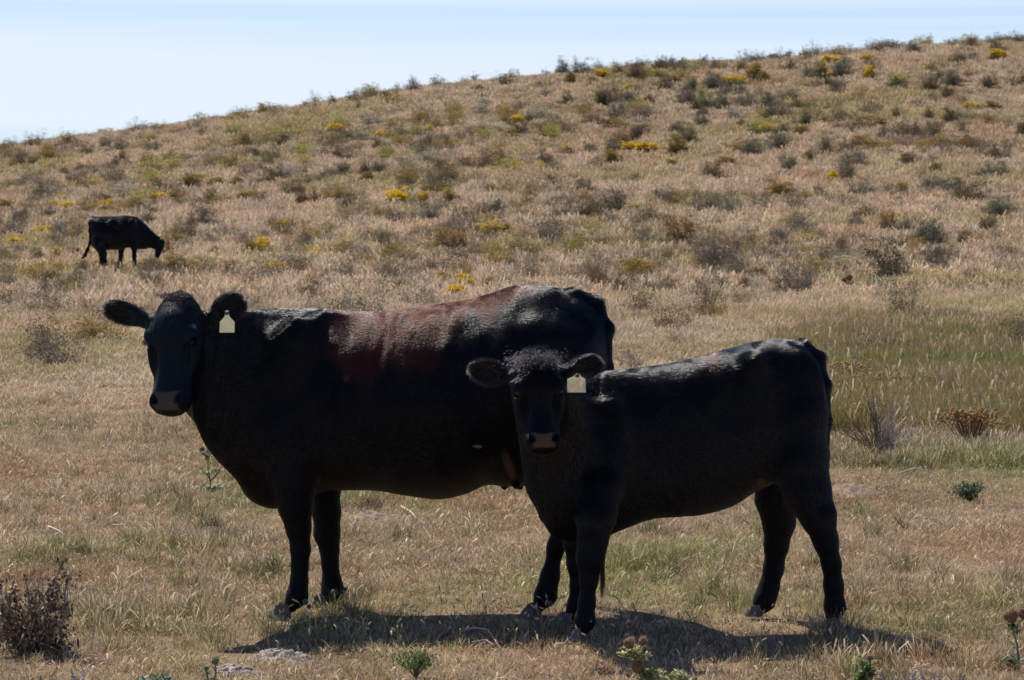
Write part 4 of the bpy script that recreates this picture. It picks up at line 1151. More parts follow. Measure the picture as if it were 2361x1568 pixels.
# ================================================================== the grazing cow
def build_far_cow():
    K_ = .2118 * .25
    X = lambda cx, cy, D: P(70 + cx * K_, 205 + cy * K_, D)
    base = hit(70 + 610 * K_, 205 + 1262 * K_)
    D0 = base[1]; o3 = base.copy(); root = empty("cow", o3)
    tag(root, "distant black cow grazing head down among the shrubs, tail swinging out behind", "cow", "black cattle in the pasture")
    mpp = D0 / FPX * K_
    lo = X(150, 1300, D0) - np.array([0, .5, .1]); hi = X(1900, 150, D0) + np.array([0, 1.3, .1])
    Fd = Field(lo, hi, .016)
    st = []
    for (cx, top, bot, yy, ry, n_) in [
        (392, 260, 560, .05, .10, 2.2), (430, 228, 700, .06, .18, 2.4), (500, 222, 800, .08, .27, 1.9), (600, 222, 860, .10, .33, 1.75), (720, 220, 850, .14, .37, 1.75), (860, 218, 852, .20, .40, 1.75),
        (1000, 200, 820, .26, .40, 1.75), (1120, 212, 815, .32, .35, 1.8), (1220, 235, 835, .36, .27, 2.0), (1300, 285, 845, .39, .22, 2.0), (1380, 350, 842, .42, .18, 2.0),
        (1460, 440, 820, .45, .14, 2.0), (1560, 540, 850, .48, .11, 2.0), (1650, 620, 900, .5, .09, 2.0)]:
        a = X(cx, top, D0); b = X(cx, bot, D0)
        st.append((a[0], b[2], a[2], D0 + yy, ry, n_))
    Fd.loft((0, 0, 0), (1, 0, 0), (0, 0, 1), (0, 1, 0), st, .05)
    C = lambda nodes, k=.05: Fd.chain([(X(a, b, D0 + d), w * mpp) for (a, b, w, d) in nodes], k)
    Fd.ell(X(1180, 420, D0 + .12), (.10, .06, .22), None, .06)
    Fd.ell(X(800, 300, D0 - .08), (.07, .06, .05), None, .06)
    Fd.ell(X(560, 500, D0 - .06), (.17, .12, .30), None, .08)
    Fd.ell(X(900, 430, D0 - .16), (.13, .05, .10), None, .06, carve=True)
    C([(570, 700, 150, -.05), (590, 820, 92, -.08), (605, 930, 55, -.08), (605, 1060, 42, -.1), (612, 1180, 46, -.1), (620, 1235, 52, -.1)])
    C([(520, 700, 130, .30), (600, 850, 80, .32), (640, 930, 50, .32), (650, 1060, 40, .34), (660, 1170, 42, .34)])
    C([(990, 740, 90, .55), (965, 850, 50, .62), (962, 960, 40, .66), (950, 1050, 32, .68), (948, 1130, 40, .68)])
    C([(1200, 740, 80, .15), (1215, 850, 46, .12), (1215, 960, 36, .10), (1216, 1060, 32, .10), (1222, 1140, 38, .10)])
    # head and ears
    C([(1640, 690, 80, .52), (1690, 790, 72, .50), (1660, 900, 50, .46), (1650, 970, 44, .44)], .04)
    C([(1740, 700, 50, .50), (1700, 800, 60, .48)], .04)
    Fd.ell(X(1672, 650, D0 + .36), (.045, .03, .10), None, .03)
    Fd.ell(X(1745, 672, D0 + .60), (.045, .03, .05), None, .03)
    # tail
    C([(430, 240, 40, .1), (378, 330, 30, .05), (368, 480, 22, .0), (382, 600, 20, 0), (372, 720, 20, -.02), (330, 850, 30, -.05), (280, 950, 30, -.07), (225, 1015, 14, -.09)], .04)
    V, F = Fd.surface()
    def colfn(p):
        c = np.tile(BLACK, (len(p), 1))
        t = ss(X(330, 0, D0)[0], X(230, 0, D0)[0], p[:, 0])
        return c * (1 - t[:, None]) + np.array([.11, .035, .018]) * t[:, None]
    mesh_obj("body", V - o3, F, SKIN, root, colfn(V), True)
    comb = comb_field([(X(500, 290, D0), (-.6, -.7, -.6)), (X(900, 290, D0), (-.6, -.7, -.6)), (X(1200, 300, D0), (-.5, -.6, -.7)), (X(600, 700, D0), (0, 0, -1)), (X(1100, 700, D0), (-.7, 0, -.7)),
                       (X(1500, 600, D0), (-.7, 0, -.7)), (X(600, 1100, D0), (0, 0, -1)), (X(1200, 1000, D0), (0, 0, -1)), (X(300, 900, D0), (-.5, 0, -1))])
    coat_hair("coat", V, F, 60000, lambda p, n: np.full(len(p), .03), comb, colfn, lambda p: np.ones(len(p)), HAIR, root, o3, .0012, .30)
    for (a, d) in ((605, -.1), (650, .34), (945, .68), (1222, .10)):
        x_ = X(a, 0, D0 + d)[0]
        h_ = hoof(root, o3, (x_, D0 + d, float(gz(x_, D0 + d))), .2, .055)
    return root
build_far_cow()

# ------------------------------------------------------------------ shrubs on the slope
shrub_m = plant_mat("shrub_foliage", .25, .75, var=.16, spec=.15)
KIND = {
    # leaf colours, flower colour or None, share of twigs, name, category, look
    'sage':   ([(.165, .165, .105), (.12, .12, .075), (.21, .20, .14)], None, .3, "sagebrush", "sagebrush", "grey-green shrub"),
    'dark':   ([(.095, .090, .038), (.06, .055, .022), (.15, .13, .055)], None, .25, "evergreen_shrub", "shrub", "dark olive shrub"),
    'olive':  ([(.15, .12, .055), (.11, .085, .04), (.18, .15, .075)], None, .35, "dry_shrub", "shrub", "brownish olive shrub"),
    'rust':   ([(.20, .105, .045), (.13, .065, .03), (.25, .14, .065)], None, .35, "russet_shrub", "shrub", "rust-brown shrub"),
    'grey':   ([(.13, .11, .085), (.09, .075, .06), (.16, .14, .11)], None, .75, "twiggy_shrub", "shrub", "grey twiggy shrub"),
    'mustard': ([(.13, .12, .045), (.09, .08, .03), (.17, .14, .05)], (.42, .28, .06), .25, "rabbitbrush", "rabbitbrush", "dull mustard-topped shrub"),
    'orange': ([(.20, .13, .05), (.14, .095, .04)], (.44, .25, .08), .4, "rabbitbrush", "rabbitbrush", "orange-brown seeding shrub"),
    'gold':   ([(.15, .14, .05), (.11, .11, .04)], (.80, .57, .015), .15, "rabbitbrush", "rabbitbrush", "bright yellow flowering shrub"),
    'pale':   ([(.28, .27, .07), (.20, .21, .06)], (.62, .52, .08), .2, "rabbitbrush", "rabbitbrush", "pale yellow-green shrub"),
    'white':  ([(.24, .23, .13), (.18, .18, .09)], (.62, .60, .50), .2, "white_flowering_shrub", "shrub", "white-flowered low shrub"),
    'green':  ([(.12, .16, .06), (.08, .12, .04), (.16, .19, .08)], None, .2, "green_shrub", "shrub", "fresh green shrub"),
    'dead':   ([(.16, .13, .10)], None, 1.0, "dead_shrub", "shrub", "dead shrub of bleached bare twigs"),
    'yucca':  (None, None, 0, "yucca", "yucca", "spiky dark green yucca"),
}

def shrub_mesh(kind, seed):
    r_ = np.random.default_rng(seed)
    leafc, fl, tw, nm, cat, look = KIND[kind]
    V = []; C = []; n4 = []
    def quad(p, d, s_, c):
        V.extend([p - s_, p + s_, p + d + s_ * .3, p + d - s_ * .3]); C.extend([c] * 4)
    if kind == 'yucca':
        for rs in range(2 + seed % 2):
            o = np.array([r_.uniform(-.2, .2), r_.uniform(-.2, .2), .05]) if rs else np.array([0, 0, .05])
            for _ in range(150):
                az = r_.uniform(0, 6.28); el = math.asin(r_.uniform(-.05, 1))
                d = np.array([math.cos(az)*math.cos(el), math.sin(az)*math.cos(el), math.sin(el) * 1.6]) * r_.uniform(.35, .5)
                s_ = np.cross(d, r_.normal(size=3)); s_ *= .010 / np.linalg.norm(s_)
                c = np.array([.055, .085, .04]) * r_.uniform(.6, 1.5) if r_.uniform() < .85 else np.array([.30, .22, .12])
                quad(o + d * .05, d, s_, c)
        return np.array(V), np.arange(len(V)).reshape(-1, 4), np.array(C)
    # uneven crown: a few lobes, each a bundle of leaf clumps
    nl = r_.integers(3, 6)
    lobes = [(np.array([r_.uniform(-.28, .28), r_.uniform(-.28, .28), 0]), r_.uniform(.22, .36), r_.uniform(.65, 1.05)) for _ in range(nl)]
    tops = []
    for _ in range(120):
        lo, lr, lh = lobes[r_.integers(nl)]
        az = r_.uniform(0, 6.28); u = r_.uniform(.12, 1) ** .6; el = math.asin(r_.uniform(.0, 1))
        q = lo + np.array([math.cos(az)*math.cos(el)*lr*u*1.1, math.sin(az)*math.cos(el)*lr*u*1.1, (.08 + .92 * math.sin(el)) * lh * u])
        tops.append((q, lr, lh, u))
    # stems
    for q, *_ in tops:
        if r_.uniform() < .35 + tw * .65:
            b = np.array([q[0]*.15, q[1]*.15, 0]) + r_.normal(0, .02, 3) * [1, 1, 0]
            m_ = b + (q - b) * .55 + np.array([q[0]*.15, q[1]*.15, -.02])
            c = np.array([.24, .19, .15]) * r_.uniform(.6, 1.3) if kind != 'dead' else np.array([.55, .50, .45]) * r_.uniform(.7, 1.2)
            for a_, b_, w_ in ((b, m_, .009), (m_, q, .006)):
                s_ = np.cross(b_ - a_, r_.normal(size=3)); s_ *= w_ / (np.linalg.norm(s_) + 1e-9)
                quad(a_, b_ - a_, s_, c);
            for _k in range(int(3 + tw * 8)):
                e = q + r_.normal(0, .085, 3) + [0, 0, .03]
                s_ = np.cross(e - q, r_.normal(size=3)); s_ *= .0045 / (np.linalg.norm(s_) + 1e-9)
                quad(q + (m_ - q) * r_.uniform(0, .5), e - q, s_, c * r_.uniform(.8, 1.2))
    nleaf = int(44 * (1 - tw * .75))
    for q, lr, lh, u in tops:
        cb = np.array(leafc[r_.integers(len(leafc))]) * r_.uniform(.7, 1.3)
        for _k in range(nleaf):
            p = q + r_.normal(0, .052, 3) * [1, 1, .8]
            if p[2] < 0: continue
            d = r_.normal(0, 1, 3) * [.7, .7, .5] + [0, 0, .9]; d *= r_.uniform(.018, .042) / np.linalg.norm(d)
            s_ = np.cross(d, r_.normal(size=3)); s_ *= r_.uniform(.004, .011) / (np.linalg.norm(s_) + 1e-9)
            quad(p, d, s_, cb * r_.uniform(.75, 1.25))
    if fl is not None:
        for q, lr, lh, u in tops:
            if u < .45 or q[2] < .30 * lh: continue
            dens = {'gold': 210, 'mustard': 70, 'pale': 26, 'white': 22, 'orange': 34}[kind]
            for _k in range(dens):
                p = q + r_.normal(0, .055, 3) * [1.1, 1.1, .35] + [0, 0, .045]
                s1 = r_.normal(0, 1, 3); s1 *= r_.uniform(.010, .018) / np.linalg.norm(s1)
                s2 = np.cross(s1, r_.normal(size=3)); s2 *= r_.uniform(.012, .022) / np.linalg.norm(s2)
                quad(p, s2, s1, np.array(fl) * r_.uniform(.65, 1.25))
    V = np.array(V); V[:, 2] = np.maximum(V[:, 2], -.03)
    return V, np.arange(len(V)).reshape(-1, 4), np.array(C)

SHR = {}
for k_i, k_ in enumerate(KIND):
    SHR[k_] = []
    for v_ in range(4 if k_ not in ('dead', 'green', 'white', 'pale', 'orange') else 2):
        V, F, C = shrub_mesh(k_, 100 * k_i + v_)
        w_ = np.percentile(np.abs(V[:, :2]), 97) * 2; h_ = np.percentile(V[:, 2], 96)
        V = V / np.array([w_, w_, h_])
        o = mesh_obj(KIND[k_][3], V, F, shrub_m, col=C)
        SHR[k_].append(o.data); bpy.data.objects.remove(o)

LAND = [(540, 960, "the grazing cow"), (1583, 800, "the brightest yellow clump"), (1960, 925, "the cow-back yellow clump"),
        (2577, 1100, "the wide mustard dome"), (2725, 960, "the broad orange-tinged bush"), (2870, 1080, "the tangled grey bush"),
        (3585, 1120, "the big dark bush"), (3850, 770, "the largest grey-green bush"), (2470, 405, "the yucca pair"), (2763, 350, "the lone crest yucca"),
        (2335, 255, "the round skyline bush"), (1660, 350, "the twiggy skyline bush"), (3995, 225, "the crest-corner yellow clump"),
        (3470, 300, "the tall yellow clump"), (1130, 705, "the bleached twigs"), (880, 880, "the cow-side dark bush"),
        (1310, 610, "the rust pair"), (3765, 350, "the crest yucca"), (2730, 550, "the round mid-slope bush"), (110, 560, "the crest's low end")]
crest_at = lambda sx: float(np.interp(sx / 4096., CREST_T, CREST_Y)) * 4
seen = {}
for j, (sx, sy, w_, h_, kd, p, mpp) in enumerate(uniq):
    Wm = min(max(w_ * mpp * 1.2, .35), 2.6); Hm = max(h_ * mpp * 1.22 + .08, .28)
    leafc, fl, tw, nm, cat, look = KIND[kd]
    o = bpy.data.objects.new(nm, SHR[kd][j % len(SHR[kd])]); COL.objects.link(o)
    o.location = (p[0], p[1], float(p[2]) - .02)
    o.scale = (Wm, Wm * (1.0 if Wm < 1.2 else .85), Hm)
    o.rotation_euler = (0, 0, rng.uniform(0, 6.28))
    sz = "tiny" if Wm < .55 else "small" if Wm < .85 else "mid-sized" if Wm < 1.25 else "large" if Wm < 1.9 else "huge"
    flat = "low " if Hm < .42 * Wm and kd not in ('white',) else "upright " if Hm > .8 * Wm else ""
    d = sorted((math.hypot(sx - a, (sy - b) * 1.5), sx - a, sy - b, t_) for a, b, t_ in LAND)[0]
    near = "far " if d[0] > 330 else ""
    if sy - crest_at(sx) < 34: where = "on the skyline near " + d[3]
    elif d[0] < 45: where = "at " + d[3]
    elif abs(d[2]) > abs(d[1]) * .8: where = ("%suphill from " if d[2] < 0 else "%sdownhill from ") % near + d[3]
    else: where = ("%sleft of " if d[1] < 0 else "%sright of ") % near + d[3]
    lab = "%s %s%s %s" % (sz, flat, look, where)
    seen.setdefault(lab, []).append((o, sx, sy, kd))
    tag(o, lab, cat, "shrubs scattered over the hillside")
# tell look-alikes apart by what stands next to them
used = set(seen)
for lab, lst in list(seen.items()):
    if len(lst) < 2: continue
    for (o, sx, sy, kd) in lst:
        body_ = " ".join(w for w in lab.split(KIND[kd][5])[0].split() if w not in ('low', 'upright'))
        nbs = [u for _, u in sorted(((math.hypot(sx - u[0], (sy - u[1]) * 1.5), u) for u in uniq if (abs(u[0] - sx) > 1 or abs(u[1] - sy) > 1) and u[4] != kd), key=lambda q: q[0])[:4]]
        cand = None
        for nb in nbs:
            dx, dy = sx - nb[0], sy - nb[1]
            rel = ("above" if dy < 0 else "below") if abs(dy) > abs(dx) * .5 else "beside"
            short = {'sage': 'a grey-green', 'dark': 'a dark', 'olive': 'an olive', 'rust': 'a rusty', 'grey': 'a twiggy', 'mustard': 'a mustard', 'orange': 'an orange', 'gold': 'a yellow',
                     'pale': 'a pale', 'white': 'a white', 'green': 'a green', 'dead': 'a bleached', 'yucca': 'a spiky'}[nb[4]]
            cand = "%s %s %s %s one,%s" % (body_, KIND[kd][5], rel, short, lab.split(KIND[kd][5])[1])
            if cand not in used: break
        used.add(cand); o['label'] = cand

# nameless low growth between them
def low_variant(kd, seed):
    V, F, C = shrub_mesh(kd, seed)
    k = rng.uniform(size=len(F)) < .45
    F2 = F[k]; idx = F2.ravel()
    V = V[idx]; C = C[idx]
    w_ = np.percentile(np.abs(V[:, :2]), 97) * 2
    return mesh_obj("low_%s_%d" % (kd, seed), V / w_, np.arange(len(idx)).reshape(-1, 4), shrub_m, col=C)
lows = [low_variant(k_, 900 + i) for i, k_ in enumerate(['dark', 'grey', 'mustard', 'olive', 'pale', 'rust', 'sage', 'white'])]
lows.sort(key=lambda o: o.name)
names_ = [o.name.split('_')[1] for o in lows]
x, y = frustum_pts(10000, 30, 200, .18, 2)
dn = fbm(x / 8, y / 12, 81); keep = rng.uniform(size=len(x)) < np.clip((dn - .38) * 2.6, .05, .8) * np.clip((y - 29) / 14, 0, 1) * np.where(y > 110, .48, .85) * ~((np.abs(x + 10.3) < 1.6) & (np.abs(y - 84) < 4))
x, y = x[keep], y[keep]
tt = .5 + x / (.3066 * y)
wt = {'dark': .12, 'grey': .24, 'mustard': .12, 'olive': .26, 'pale': .03, 'rust': .12, 'sage': .12, 'white': .01}
pr = np.array([wt[k_] for k_ in names_]); pr /= pr.sum()
idx = rng.choice(len(lows), len(x), p=pr)
up = (y > 140) & (tt > .2) & (tt < .75) & (rng.uniform(size=len(x)) < .5)      # pale and white flowers of the upper slope
idx = np.where(up, rng.choice([names_.index('pale'), names_.index('olive'), names_.index('white'), names_.index('mustard'), names_.index('mustard')], len(x)), idx)
s = rng.uniform(.3, .85, len(x)) * (1 + .35 * (y > 120))
scl = np.stack([s, s, s * rng.uniform(.5, .9, len(x))], 1); rot = np.stack([np.zeros(len(x)), np.zeros(len(x)), rng.uniform(0, 6.28, len(x))], 1)
scatter("undergrowth", np.stack([x, y, gz(x, y) - .02], 1), rot, scl, idx, lows, "low sparse growth between the shrubs of the hillside", "undergrowth")

# ------------------------------------------------------------------ plants and litter of the foreground
herb_m = plant_mat("herb_leaves", .35, .55, var=.0, spec=.3)
dry_m = plant_mat("dead_leaves", .15, .8, var=.0, spec=.15)

def root_at(name, p, label, cat, group=None):
    o = empty(name, tuple(p)); tag(o, label, cat, group); return o

def spiny_leaf(g, p, d, w, c, n=7):
    """a lobed thistle leaf: midrib with pairs of pointed lobes"""
    p = np.asarray(p, float); d = np.asarray(d, float); L_ = np.linalg.norm(d)
    up = np.array([0, 0, 1.]); s_ = np.cross(d, up); s_ /= np.linalg.norm(s_) + 1e-9
    for i in range(n):
        t = (i + .3) / n
        q = p + d * t + up * (-.30 * L_ * t * t + .10 * L_ * math.sin(3 * t))
        ww = w * math.sin(math.pi * min(.95, .2 + .75 * t))
        for sg in (-1, 1):
            e = s_ * sg * ww + d / L_ * ww * .55 + up * rng.normal(.12, .25) * ww
            g.leaf(q, e, ww * .55, np.array(c) * rng.uniform(.75, 1.3), n=up + rng.normal(0, .4, 3), seg=2)
    g.leaf(p, d * 1.02, w * .5, np.array(c) * 1.15, n=s_ * .1 + up, seg=4, curl=.25)

def seed_head(g, p, r, dry=True, up=(0, 0, 1)):
    up = unit(up)
    g.blob(p, (r * .85, r * .85, r * .8), (.22, .13, .075) if dry else (.16, .19, .10), 10, 7, .08)
    for _ in range(120):
        d = unit(rng.normal(size=3) + up * .7)
        g.leaf(np.asarray(p) + d * r * .7, d * r * rng.uniform(.45, .75), r * .13, np.array((.44, .31, .20) if dry else (.20, .24, .13)) * rng.uniform(.6, 1.5), seg=1)
    for _ in range(70):
        d = unit(rng.normal(0, .45, 3) + up)
        g.leaf(np.asarray(p) + up * r * .4, d * r * rng.uniform(.8, 1.15), r * .10, np.array((.55, .42, .33) if dry else (.42, .36, .22)) * rng.uniform(.7, 1.2), seg=1)

def thistle(name, base, stems, label, leaf_c=(.20, .26, .11), leafy=14, leaf_l=.07, dry=True, basal=0):
    """stems: list of (tip offset, [head radius or 0])"""
    r_ = root_at(name, base, label, "thistle")
    g = Geo(); lf = Geo()
    heads = []
    for (tip, hr, start) in stems:
        tip = np.asarray(tip, float); a = np.asarray(start, float)
        mid = (a + tip) / 2 + rng.normal(0, .012, 3)
        pts = [a, (a + mid) / 2 + rng.normal(0, .004, 3), mid, (mid + tip) / 2, tip]
        g.tube(pts, [.0055, .005, .0045, .004, .0035], (.30, .29, .17), 6)
        for i in range(leafy):
            t = rng.uniform(.05, .95); q = a + (tip - a) * t
            az = rng.uniform(0, 6.28); l_ = leaf_l * rng.uniform(.5, 1.1) * (1.15 - .5 * t)
            spiny_leaf(lf, q, np.array([math.cos(az), math.sin(az), rng.uniform(.0, .9)]) * l_, l_ * .32, np.array(leaf_c) * (1 if rng.uniform() < .75 else 1.6))
        if hr: heads.append((tip, hr))
    for i in range(basal):
        az = rng.uniform(0, 6.28); l_ = leaf_l * rng.uniform(1.0, 1.9)
        spiny_leaf(lf, (0, 0, .01), np.array([math.cos(az), math.sin(az), .35]) * l_, l_ * .3, leaf_c, 9)
    if g.n: g.obj("stem", herb_m, r_)
    if lf.n: lf.obj("leaves", herb_m, r_)
    for (tip, hr) in heads:
        h = Geo(); seed_head(h, (0, 0, 0), hr, dry, rng.normal(0, .3, 3) + [0, 0, 1])
        h.obj("seed_head" if dry else "bud", dry_m, r_, tuple(tip + np.array([0, 0, hr * .6])))
    return r_

def off(base, qx, qy):
    """offset of a picture point from a base point, at the base's distance"""
    return Q(qx, qy, base[1]) - np.asarray(base)

# the thistle with brown heads below the calf
b = P(1512 * QK, 1585 * QK, 12.25); b[2] = float(gz(b[0], b[1]))
thistle("thistle", b, [(off(b, 1450, 1492), .024, (0, 0, 0)), (off(b, 1482, 1486), .019, off(b, 1462, 1530)), (off(b, 1472, 1550), .030, off(b, 1496, 1566)), (off(b, 1447, 1512), .012, off(b, 1465, 1530)), (off(b, 1504, 1540), 0, (0, 0, 0))],
        "spiny thistle with round brown seed heads in the shadow below the calf", (.36, .35, .17), 15, .070)
b = P(1560 * QK, 1572 * QK, 12.35); b[2] = float(gz(b[0], b[1]))
thistle("thistle", b, [(off(b, 1575, 1550), 0, (0, 0, 0)), (off(b, 1540, 1556), 0, (0, 0, 0))], "low spread of spiny pale green leaves beside the brown-headed thistle", (.30, .31, .15), 12, .07, basal=8)
# thistle at the right edge
b = P(2350 * QK, 1500 * QK, 12.9); b[2] = float(gz(b[0], b[1]))
thistle("thistle", b, [(off(b, 2330, 1432), .034, (0, 0, 0)), (off(b, 2362, 1424), .030, off(b, 2345, 1462))], "dead thistle with two fat brown heads and pale fluff", (.10, .12, .06), 6, .06, basal=12)
# green thistle, lower right
b = P(1998 * QK, 1572 * QK, 12.3); b[2] = float(gz(b[0], b[1]))
thistle("thistle", b, [(off(b, 1985, 1518), 0, (0, 0, 0)), (off(b, 2006, 1522), .014, (0, 0, 0)), (off(b, 1975, 1530), 0, (0, 0, 0))], "leafy bright green thistle at the edge of the calf's shadow", (.17, .22, .075), 22, .06, dry=True, basal=8)
b = P(492 * QK, 1578 * QK, 12.25); b[2] = float(gz(b[0], b[1]))
thistle("thistle", b, [(off(b, 496, 1530), .016, (0, 0, 0)), (off(b, 476, 1545), .011, (0, 0, 0))], "small thistle with a green bud beside the sandy mounds", (.13, .16, .08), 8, .05, dry=False, basal=7)
b = P(370 * QK, 1572 * QK, 12.3); b[2] = float(gz(b[0], b[1]))
thistle("thistle", b, [(off(b, 372, 1552), 0, (0, 0, 0))], "rosette of jagged blue-green leaves left of the sandy mounds", (.10, .14, .075), 4, .07, basal=16)
b = P(92 * QK, 1572 * QK, 12.3); b[2] = float(gz(b[0], b[1]))
thistle("thistle", b, [(off(b, 95, 1556), 0, (0, 0, 0))], "flat grey-green rosette in the bottom corner below the dead brown weed", (.17, .19, .11), 3, .06, basal=12)
# tall pale thistle behind the cow's chest
b = hq(485, 1134)
thistle("thistle", b, [(off(b, 479, 1020), .030, (0, 0, 0)), (off(b, 466, 1040), .018, off(b, 480, 1065)), (off(b, 510, 1085), .0, off(b, 484, 1110)), (off(b, 468, 1088), .0, off(b, 484, 1105))],
        "tall grey thistle standing in the grass before the cow's chest", (.24, .24, .16), 7, .07, basal=7)
b = hq(1968, 684)
thistle("thistle", b, [(off(b, 1958, 645), .07, (0, 0, 0)), (off(b, 1946, 648), .05, off(b, 1960, 656))], "dead dark thistle stalk with a pale head, uphill of the calf", (.10, .07, .04), 7, .12)
# the dead leafy weed lower left
b = P(85 * QK, 1478 * QK, 13.25); b[2] = float(gz(b[0], b[1]))
r_ = root_at("dead_weed", b, "dead bushy weed with crumpled dark brown leaves in the lower left", "dead weed")
st_ = Geo(); lf = Geo()
tips = [(158, 1262), (140, 1300), (172, 1310), (60, 1330), (98, 1322), (20, 1350), (120, 1345), (150, 1375), (40, 1385), (85, 1370), (-15, 1370), (5, 1400), (110, 1395), (165, 1400), (60, 1420), (25, 1430), (130, 1430), (-30, 1410), (150, 1440), (90, 1440), (-20, 1445), (5, 1455), (165, 1455), (180, 1470), (-40, 1380), (30, 1350), (-10, 1340)]
for (a, c_) in tips:
    tp = off(b, a, c_) + np.array([0, rng.normal(0, .06), 0])
    s0 = np.array([rng.normal(0, .03), rng.normal(0, .03), 0]); mid = (tp + s0) / 2 + np.array([rng.normal(0, .03), rng.normal(0, .03), -.01])
    pts = [s0, (s0 + mid) / 2, mid, (mid + tp) / 2 + rng.normal(0, .008, 3), tp]
    st_.tube(pts, [.0045, .004, .0035, .003, .002], (.30, .24, .18), 5)
    for i in range(44):
        t = rng.uniform(.18, 1.0); q = pts[min(3, int(t * 4))] * (1 - (t * 4 % 1)) + pts[min(4, int(t * 4) + 1)] * (t * 4 % 1)
        q = q + rng.normal(0, .016, 3)
        for _ in range(2):
            d = rng.normal(size=3) * .011 + [0, 0, -.006]
            lf.leaf(q + rng.normal(0, .008, 3), d, .013, np.array([(.24, .17, .12), (.15, .10, .07), (.36, .28, .21), (.09, .065, .045)][rng.integers(4)]) * rng.uniform(.7, 1.2), seg=2, curl=rng.uniform(-.5, .6))
    for _ in range(4):
        e = pts[3] + rng.normal(0, .05, 3); st_.tube([pts[2], (pts[2] + e) / 2 + rng.normal(0, .01, 3), e], [.002, .0018, .0012], (.25, .19, .15), 4)
st_.tube([off(b, 158, 1262), off(b, 175, 1262), off(b, 205, 1248)], [.0025, .002, .001], (.30, .24, .19), 4)
st_.obj("stem", dry_m, r_); lf.obj("leaves", dry_m, r_)

def herb(name, b, label, hgt, spread, nst, c, leafsz=.014, cat="plant", lv=30, stemc=(.2, .22, .1)):
    r_ = root_at(name, b, label, cat)
    st_ = Geo(); lf = Geo()
    for _ in range(nst):
        az = rng.uniform(0, 6.28); rr = spread * math.sqrt(rng.uniform())
        tp = np.array([rr * math.cos(az), rr * math.sin(az), hgt * rng.uniform(.55, 1.05)])
        m_ = tp * [.35, .35, .5] + rng.normal(0, .006, 3)
        st_.tube([(0, 0, 0), m_, tp], [.002, .0016, .001], stemc, 4)
        for _k in range(lv):
            t = rng.uniform(.25, 1); q = m_ * (1 - t) + tp * t + rng.normal(0, leafsz * .7, 3)
            lf.leaf(q, unit(rng.normal(size=3) + [0, 0, .6]) * leafsz * rng.uniform(.6, 1.3), leafsz * .6, np.array(c) * rng.uniform(.6, 1.4), seg=2)
    st_.obj("stem", herb_m, r_); lf.obj("leaves", herb_m, r_)
    return r_
b = P(958 * QK, 1530 * QK, 12.65); b[2] = float(gz(b[0], b[1]))
herb("green_herb", b, "small bright green leafy herb just in front of the cow's shadow", .10, .085, 26, (.12, .17, .045), .011)
herb("green_herb", hq(2236, 1160), "small round green plant alone on the short pinkish grass", .10, .10, 34, (.11, .14, .065), .018, lv=26)
herb("green_herb", hq(690, 1462), "sprig of green by the cow's front hooves", .05, .05, 8, (.15, .22, .07), .01, lv=12)
herb("green_herb", hq(2350, 815), "olive weeds at the right edge above the grassy bank", .32, .3, 22, (.19, .19, .075), .022, lv=16)
herb("green_herb", hq(345, 670), "thin olive sprig standing behind the cow's head", .55, .35, 22, (.19, .18, .10), .03, lv=14)
def dead_twigs(b, label, n, l_, w_):
    r_ = root_at("dead_sprig", b, label, "dead plant"); g = Geo()
    for _ in range(n):
        p0 = np.array([rng.normal(0, w_), rng.normal(0, w_ * .5), 0]); d = np.array([rng.normal(0, .8), rng.normal(0, .5), rng.uniform(.3, 1)]); d = unit(d) * l_ * rng.uniform(.5, 1.1)
        c = np.array((.36, .31, .28)) * rng.uniform(.7, 1.3); m_ = p0 + d * .5 + rng.normal(0, .008, 3)
        g.tube([p0, m_, p0 + d], [.0032, .0028, .002], c, 5)
        for _k in range(7):
            t = rng.uniform(.3, 1); q = p0 + d * t; e = q + rng.normal(0, .014, 3) + [0, 0, .006]
            g.tube([q, e], [.0028, .0022], c * rng.uniform(.8, 1.2), 4)
            g.leaf(e, rng.normal(0, .010, 3), .007, c * rng.uniform(.7, 1.3), seg=1)
    g.obj("twigs", dry_m, r_)
dead_twigs(P(2085 * QK, 1566 * QK, 12.3) * [1, 1, 0] + [0, 0, float(gz(.9, 12.3))], "knobbly dead grey sprigs beside the leafy bright green thistle", 16, .10, .06)
dead_twigs(P(2150 * QK, 1560 * QK, 12.35) * [1, 1, 0] + [0, 0, float(gz(1., 12.35))], "low bleached sprigs at the bottom edge below the shadow's tip", 12, .08, .06)
dead_twigs(P(186 * QK, 1566 * QK, 12.3) * [1, 1, 0] + [0, 0, float(gz(-1.3, 12.3))], "upright grey knobbly stalk right of the flat grey-green rosette", 4, .10, .008)
# shrubs of the far meadow edge
b = hq(2030, 1062)
r_ = root_at("dead_bush", b, "dead bush of bleached grey sticks on the bank behind the calf", "dead bush")
g = Geo()
for _ in range(85):
    az = rng.uniform(0, 6.28); el = rng.uniform(.35, 1.5); l_ = rng.uniform(.15, .42)
    d = np.array([math.cos(az)*math.cos(el), math.sin(az)*math.cos(el), math.sin(el)]) * l_
    if d[0] < 0: d[2] *= 1.25
    m_ = d * .5 + rng.normal(0, .02, 3)
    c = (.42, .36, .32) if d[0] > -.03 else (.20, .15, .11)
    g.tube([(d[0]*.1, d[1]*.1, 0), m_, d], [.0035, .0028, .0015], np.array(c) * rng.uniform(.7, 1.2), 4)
    for _k in range(3):
        e = d * rng.uniform(.6, 1) + rng.normal(0, .05, 3); g.tube([m_, e], [.002, .001], np.array(c) * rng.uniform(.7, 1.1), 3)
g.obj("branches", dry_m, r_)
